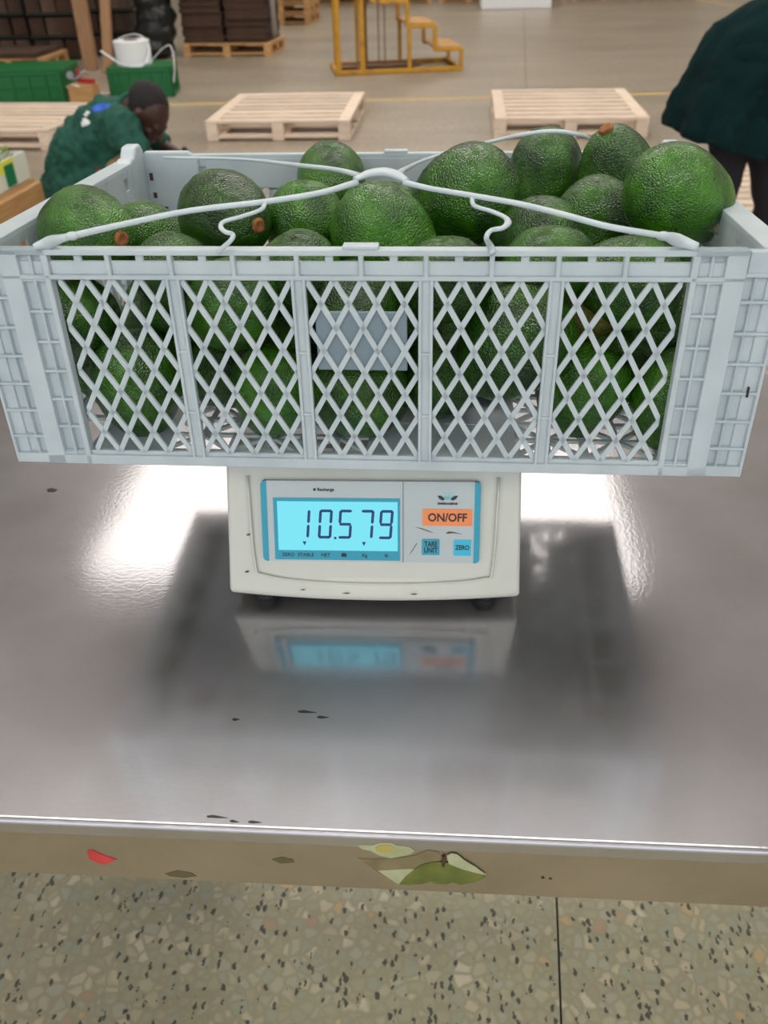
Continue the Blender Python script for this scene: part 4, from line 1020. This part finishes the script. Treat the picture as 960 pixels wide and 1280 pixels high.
# ------------------------------------------------------------------ produce box at the left edge
ob = PY(-70, 290, 3.35); zb = .40
pbx = empty('produce_pallet', (0, 0, 0), 'orange-brown wooden rack holding the produce carton at the left edge', 'rack')
Rz = R(42)
q0 = PZ(53, 232, .40); q1 = PZ(0, 262, .40)
dv = (q1 - q0).normalized()                                # runs towards the viewer-left
nv = V(-dv.y, dv.x, 0) * -1
if nv.x > 0: nv = -nv
def orient(o, d, n, u=V(0, 0, 1)): return Matrix(((d.x, n.x, u.x, o.x), (d.y, n.y, u.y, o.y), (d.z, n.z, u.z, o.z), (0, 0, 0, 1)))
Mo = orient(V(q0.x, q0.y, 0), dv, nv)
pbx.matrix_basis = Mo
for nm, b_ in (('rail', (0, 1.0, 0, .03, .33, .42)), ('rail', (0, 1.0, .72, .75, .33, .42)), ('base_rail', (0, 1.0, 0, .03, .02, .1))):
    bm = bmesh.new(); box(bm, *b_); build(nm, bm, old_wood, pbx, bevel=.003)
for x in (0.02, .45, .88):
    for y in (0.03, .62):
        bm = bmesh.new(); box(bm, x, x + .1, y, y + .09, 0, .33); build('leg', bm, old_wood, pbx, bevel=.003)
for j in range(7):
    bm = bmesh.new(); box(bm, 0, 1.0, .03 + j * .1, .11 + j * .1, .42, .437); build('slat', bm, old_wood, pbx, bevel=.002)
ct = empty('produce_carton', Mo @ Matrix.Translation((.03, .03, .44)), 'white and yellow printed carton of leafy greens at the left edge', 'carton')
cm = mat('carton_print', (222, 224, 212), .6)
for b_ in ((0, .55, 0, .006, 0, .12), (0, .55, .36, .366, 0, .12), (0, .006, .006, .36, 0, .12), (.544, .55, .006, .36, 0, .12), (0, .55, 0, .366, 0, .005)):
    bm = bmesh.new(); box(bm, *b_); build('carton_side', bm, cm, ct)
bm = bmesh.new(); box(bm, .12, .55, -.002, 0, .07, .12); build('print_band', bm, mat('yellow_print', (232, 226, 84), .5), ct)['label'] = 'yellow printed band'
bm = bmesh.new(); box(bm, .13, .21, -.004, -.002, .01, .10); build('print_block', bm, mat('green_print', (16, 120, 74), .5), ct)['label'] = 'green printed block'
bm = bmesh.new()
random.seed(11)
for k in range(160):
    c = V(random.uniform(.03, .52), random.uniform(.03, .34), random.uniform(.08, .16)); d1 = V(random.uniform(-1, 1), random.uniform(-1, 1), random.uniform(-.3, .8)).normalized() * .04
    s, u = frame(d1); vs = [bm.verts.new(c + x) for x in (-d1, s * .014 - u * .003, d1, -s * .014 - u * .003)]; bm.faces.new(vs)
tag(build('leafy_greens', bm, mat('leaf_green', (96, 126, 40), .6), None, ct.matrix_basis.copy()), 'loose leafy greens filling the printed carton', 'greens', kind='stuff')

# ------------------------------------------------------------------ squatting worker
def fingers(bm, wrist, palm_dir, side, curl, sc_=1.0):
    """palm, four fingers of unequal length and a thumb; palm_dir = pointing, side = thumb side, curl = closing direction"""
    d = palm_dir.normalized(); s = (side - d * side.dot(d)).normalized(); c = curl.normalized()
    P0 = wrist; P1 = wrist + d * .085 * sc_
    for t in (-.024, -.008, .008, .024): capsule(bm, P0 + s * t * .7 * sc_, .014 * sc_, P1 + s * t * sc_, .012 * sc_, 10)
    for t, L in ((.027, .068), (.009, .078), (-.009, .073), (-.027, .058)):
        a = P1 + s * t * sc_; k1 = a + (d * .85 + c * .35).normalized() * L * .42 * sc_; k2 = k1 + (d * .4 + c * .9).normalized() * L * .33 * sc_; k3 = k2 + (c - d * .1).normalized() * L * .28 * sc_
        capsule(bm, a, .0092 * sc_, k1, .0086 * sc_, 8); capsule(bm, k1, .0086 * sc_, k2, .008 * sc_, 8); capsule(bm, k2, .008 * sc_, k3, .007 * sc_, 8)
    a = P0 + d * .025 * sc_ + s * .026 * sc_; b = a + (s * .8 + d * .7 + c * .2).normalized() * .04 * sc_; e = b + (d + s * .1 + c * .4).normalized() * .03 * sc_
    capsule(bm, a, .013 * sc_, b, .011 * sc_, 8); capsule(bm, b, .011 * sc_, e, .0085 * sc_, 8)

pel = PY(100, 222, 4.35); mid = PY(113, 190, 4.32); che = PY(142, 166, 4.27); nck = PY(162, 140, 4.22)
hd = PY(184, 142, 4.14)
shN = PY(152, 158, 4.06); shF = PY(176, 145, 4.46)
elN = PY(176, 196, 3.96); haN = PY(214, 222, 4.02)
elF = PY(203, 184, 4.42); haF = PY(226, 196, 4.26)
knN = PY(178, 197, 4.12); knF = PY(196, 205, 4.5)
wk = empty('person', (pel.x, pel.y, 0), 'squatting worker in green printed work shirt leaning over, head bowed', 'person')
wl0 = wk.location.copy()
def L_(p): return Vector(p) - wl0
ftN = V(knN.x - .14, knN.y + .0, .05); ftF = V(knF.x - .12, knF.y, .05)
# look direction: down and to the right
look = V(.62, -.25, -.75).normalized(); hup = V(.72, -.1, .66).normalized()
def head(bm, c, look, up, k=1.0):
    s = look.cross(up).normalized(); u = s.cross(look).normalized()
    M = Matrix(((look.x, s.x, u.x), (look.y, s.y, u.y), (look.z, s.z, u.z)))
    def at(a, b, e): return c + (M @ V(a, b, e)) * k
    e = M.to_euler()
    ellip(bm, at(-.008, 0, .022), (.097 * k, .075 * k, .094 * k), e, 20)          # skull
    ellip(bm, at(.035, 0, -.045), (.058 * k, .055 * k, .070 * k), e, 16)         # face
    ellip(bm, at(.060, 0, -.092), (.026 * k, .028 * k, .022 * k), e, 12)         # chin
    capsule(bm, at(.088, 0, .000), .009 * k, at(.108, 0, -.030), .014 * k, 8)    # nose
    for q in (-1, 1):
        capsule(bm, at(.100, q * .006, -.034), .009 * k, at(.092, q * .013, -.034), .008 * k, 8)
        capsule(bm, at(.088, q * .010, .014), .010 * k, at(.080, q * .040, .012), .010 * k, 8)   # brow
        ellip(bm, at(.082, q * .030, -.004), (.012 * k, .014 * k, .010 * k), e, 10)            # eye lids
        ellip(bm, at(-.005, q * .077, -.010), (.018 * k, .009 * k, .030 * k), e, 10)           # ear
        ellip(bm, at(.062, q * .036, -.030), (.022 * k, .018 * k, .018 * k), e, 10)            # cheek
    capsule(bm, at(.088, -.020, -.062), .009 * k, at(.088, .020, -.062), .009 * k, 8)            # lips
    capsule(bm, at(.084, -.017, -.072), .009 * k, at(.084, .017, -.072), .009 * k, 8)
    return at, e
bm = bmesh.new()
at, eu = head(bm, L_(hd), look, hup, 1.06)
capsule(bm, L_(nck), .062, at(-.03, 0, -.05), .058)
capsule(bm, L_(che), .13, L_(nck), .075); capsule(bm, L_(pel), .13, L_(che), .13)
for a, b, c in ((shN, elN, haN), (shF, elF, haF)):
    capsule(bm, L_(a), .055, L_(b), .042); capsule(bm, L_(b), .042, L_(c), .028)
    d = (c - b).normalized(); fingers(bm, L_(c), d, V(0, 0, 1), V(0, 0, -1) + V(.3, 0, 0))
for k_, f_ in ((knN, ftN), (knF, ftF)):
    hp = pel + V(0, -.09 if k_ is knN else .09, 0)
    capsule(bm, L_(hp), .085, L_(k_) - V(.02, 0, .02), .055); capsule(bm, L_(k_) - V(.02, 0, .02), .052, L_(f_) + V(0, 0, .06), .036)
blob('body', bm, skin, wk, .0075, 4)
bm = bmesh.new()
ellip(bm, at(-.022, 0, .036), (.096 * 1.06, .079 * 1.06, .088 * 1.06), eu, 24)
o = blob('hair', bm, hair, wk, .007, 2)
for q in (-1, 1):
    bm = bmesh.new(); ellip(bm, at(.0875, q * .030, -.006), (.004, .006, .003), eu, 10); build('eye', bm, mat('eye_white', (96, 84, 76), .4), wk, smooth=True)
# shirt
bm = bmesh.new()
capsule(bm, L_(pel) + V(-.01, 0, -.05), .185, L_(mid), .175); capsule(bm, L_(mid), .178, L_(che), .165); capsule(bm, L_(che), .165, L_(nck) - V(.0, 0, .03), .088)
ellip(bm, L_(pel) + V(-.02, 0, -.13), (.20, .22, .16))
for k_ in (knN, knF): capsule(bm, L_(pel) + V(.0, -.09 if k_ is knN else .09, -.04), .13, L_(pel).lerp(L_(k_), .62) + V(0, 0, .0), .10)
for a, b in ((shN, elN), (shF, elF)):
    capsule(bm, L_(che) + (L_(a) - L_(che)) * .3, .12, L_(a), .088); capsule(bm, L_(a), .088, L_(a) + (L_(b) - L_(a)) * .78, .066)
blob('work_shirt', bm, coat, wk, .010, 5, (.055, .045))
bm = bmesh.new(); c_ = L_(nck) + V(.02, -.005, .035)
nd = (at(0, 0, 0) - L_(nck)).normalized(); s, u = frame(nd)
sweep(bm, [L_(nck) + nd * .015 + s * .073 * math.cos(t) + u * .073 * math.sin(t) for t in [k * 2 * PI / 16 for k in range(16)]], .013, 8, closed=True)
build('collar', bm, coat, wk, smooth=True)
# trousers
bm = bmesh.new()
ellip(bm, L_(pel) + V(.02, 0, -.10), (.17, .19, .13))
for k_, f_ in ((knN, ftN), (knF, ftF)):
    hp = pel + V(0, -.09 if k_ is knN else .09, -.06)
    capsule(bm, L_(hp), .10, L_(k_) + V(0, 0, -.01), .068); capsule(bm, L_(k_) + V(0, 0, -.01), .068, L_(f_) + V(0, 0, .07), .055)
blob('trousers', bm, khaki, wk, .012, 4, (.05, .01))
for f_ in (ftN, ftF):
    bm = bmesh.new(); q = L_(f_); capsule(bm, q + V(-.05, 0, -.008), .042, q + V(.13, 0, -.012), .038); ellip(bm, q + V(.0, 0, .03), (.05, .045, .05)); blob('shoe', bm, shoe_m, wk, .008, 3)
# print on the back of the shirt: blue patch and white lettering
def on_back(x, y, Y): return L_(PY(x, y, Y))
SHIRT = [o for o in bpy.data.objects if o.name.startswith('work_shirt')][0]
from mathutils.bvhtree import BVHTree
def drape(pts_px, name, m, label, parent, shirt, origin, sub=3):
    """cloth print lying on the shirt surface: outline points are dropped onto the cloth"""
    me = shirt.data; bv = BVHTree.FromPolygons([v.co for v in me.vertices], [tuple(p.vertices) for p in me.polygons])
    bm = bmesh.new(); vs = [bm.verts.new(V(x, y, 0)) for x, y in pts_px]; f = bm.faces.new(vs)
    bmesh.ops.triangulate(bm, faces=[f])
    bmesh.ops.subdivide_edges(bm, edges=bm.edges[:], cuts=sub, use_grid_fill=True)
    bad = []
    for v in bm.verts:
        d = ray(v.co.x, v.co.y).normalized(); hit = bv.ray_cast(CAM - origin, d)
        if hit[0] is None: bad.append(v); continue
        v.co = hit[0] - d * .003
    bmesh.ops.delete(bm, geom=bad, context='VERTS')
    o = build(name, bm, m, parent, smooth=True)
    so = o.modifiers.new('thick', 'SOLIDIFY'); so.thickness = .002
    if label: o['label'] = label
    return o
drape([(113, 134), (122, 130), (134, 129), (140, 130), (133, 136), (126, 139), (117, 140)], 'shirt_print', mat('blue_print', (40, 92, 190), .7), 'blue printed emblem', wk, SHIRT, wl0)
whp = mat('white_print', (214, 222, 220), .7)
for pts in ([(103, 149), (106, 147), (108, 152), (112, 151), (113, 154), (108, 155), (107, 158), (104, 156)], [(104, 143), (107, 141), (110, 145), (107, 146)], [(108, 138), (112, 140), (111, 143), (107, 141)], [(101, 153), (103, 152), (105, 158), (103, 159)]):
    drape(pts, 'shirt_lettering', whp, 'white printed lettering', wk, SHIRT, wl0, 2)

# ------------------------------------------------------------------ bending worker at the right edge
def loft(bm, rings, seg=48, folds=0, amp=0.0, cap=(True, False)):
    """rings: centre, half-axis a, half-axis b, fold strength"""
    R_ = []
    for c, a, b, fs in rings:
        R_.append([bm.verts.new(Vector(c) + Vector(a) * math.cos(t) * (1 + fs * math.cos(folds * t + .7)) + Vector(b) * math.sin(t) * (1 + fs * math.cos(folds * t + .7))) for t in [k * 2 * PI / seg for k in range(seg)]])
    for A, B in zip(R_, R_[1:]):
        for k in range(seg): bm.faces.new((A[k], A[(k + 1) % seg], B[(k + 1) % seg], B[k]))
    if cap[0]: bm.faces.new(R_[0][::-1])
    if cap[1]: bm.faces.new(R_[-1])
YB = 4.0
hip = PY(935, 105, YB)
wk2 = empty('person', (hip.x, hip.y, 0), 'worker in long dark green coat bending over at the right edge', 'person')
w2 = wk2.location.copy()
def K(x, y, Y=YB): return PY(x, y, Y) - w2
rings = []
for (cx, cy, ax, ay, bdep, fs) in (
        (1120, 40, 8, -60, .13, 0), (1085, 44, 8, -64, .18, .0), (1030, 52, 26, -66, .20, .01), (985, 66, 44, -66, .21, .012), (952, 84, 58, -54, .215, .015),
        (930, 106, 62, -38, .22, .03), (917, 126, 63, -28, .225, .045), (905, 148, 66, -24, .235, .06), (895, 176, 70, 22, .245, .075)):
    c = K(cx, cy)
    a = K(cx - ax, cy + ay) - c
    if (cx, cy) == (895, 176): a = K(830, 156) - c
    rings.append((c, a, V(0, bdep, 0), fs))
sub = []
for i in range(len(rings) - 1):
    for k in range(3):
        t = k / 3; A, B = rings[i], rings[i + 1]; sub.append((A[0].lerp(B[0], t), A[1].lerp(B[1], t), A[2].lerp(B[2], t), A[3] * (1 - t) + B[3] * t))
sub.append(rings[-1])
bm = bmesh.new(); loft(bm, sub, 96, 9, cap=(True, False))
o = build('long_coat', bm, coat_dark, wk2, smooth=True)
so = o.modifiers.new('thick', 'SOLIDIFY'); so.thickness = .006; so.offset = -1
tx = bpy.data.textures.new('fold2', 'CLOUDS'); tx.noise_scale = .09; dmod = o.modifiers.new('fold', 'DISPLACE'); dmod.texture = tx; dmod.strength = .05
COATRINGS = sub
# sleeves, head, arms beyond the frame
shoR = K(1090, 60, 3.85); shoL = K(1090, 55, 4.2); haR = shoR + V(.15, -.02, -.50); haL = shoL + V(.16, 0, -.48)
bm = bmesh.new()
for a, b in ((shoR, haR), (shoL, haL)): m_ = a.lerp(b, .5) + V(-.03, 0, 0); capsule(bm, a, .085, m_, .06); capsule(bm, m_, .06, a.lerp(b, .85), .048)
blob('sleeve', bm, coat_dark, wk2, .012, 4, (.06, .02))
bm = bmesh.new()
hc2 = K(1150, 50, 4.02) + V(0, 0, -.05)
at2, eu2 = head(bm, hc2, V(.35, 0, -.93).normalized(), V(.93, 0, .35).normalized())
che2 = K(1085, 50, 4.02); capsule(bm, che2, .10, at2(-.03, 0, -.06), .055); capsule(bm, K(940, 100), .13, che2, .12)
for a, b in ((shoR, haR), (shoL, haL)):
    m_ = a.lerp(b, .5) + V(-.03, 0, 0); capsule(bm, a, .05, m_, .04); capsule(bm, m_, .04, b, .027); fingers(bm, b, (b - m_), V(0, 1, 0) if a is shoR else V(0, -1, 0), V(-.6, 0, -.3))
kneeA = K(906, 240, YB - .04); kneeB = K(958, 262, YB + .10)
fA = V(kneeA.x - .03, kneeA.y + .02, .07); fB = V(kneeB.x - .01, kneeB.y + .02, .07)
for hx, kn, ft in ((K(918, 150, YB - .04), kneeA, fA), (K(962, 165, YB + .10), kneeB, fB)):
    capsule(bm, K(935, 120), .11, hx, .085); capsule(bm, hx, .08, kn, .052); capsule(bm, kn, .052, ft, .036)
blob('body', bm, skin, wk2, .0085, 4)
bm = bmesh.new(); ellip(bm, at2(-.02, 0, .03), (.096, .08, .088), eu2, 20); blob('hair', bm, hair, wk2, .008, 2)
bm = bmesh.new()
for hx, kn, ft in ((K(916, 150, YB - .04), kneeA, fA), (K(962, 165, YB + .10), kneeB, fB)):
    capsule(bm, K(930, 125), .13, hx, .105); capsule(bm, hx, .105, kn, .060 if kn is kneeA else .055); capsule(bm, kn, .06, ft + V(0, 0, .03), .05)
blob('trousers', bm, trousers, wk2, .012, 4, (.06, .012))
for f_ in (fA, fB):
    bm = bmesh.new(); capsule(bm, f_ + V(-.06, 0, -.028), .042, f_ + V(.12, 0, -.032), .037); ellip(bm, f_ + V(-.01, 0, .01), (.05, .045, .05)); blob('shoe', bm, shoe_m, wk2, .009, 3)
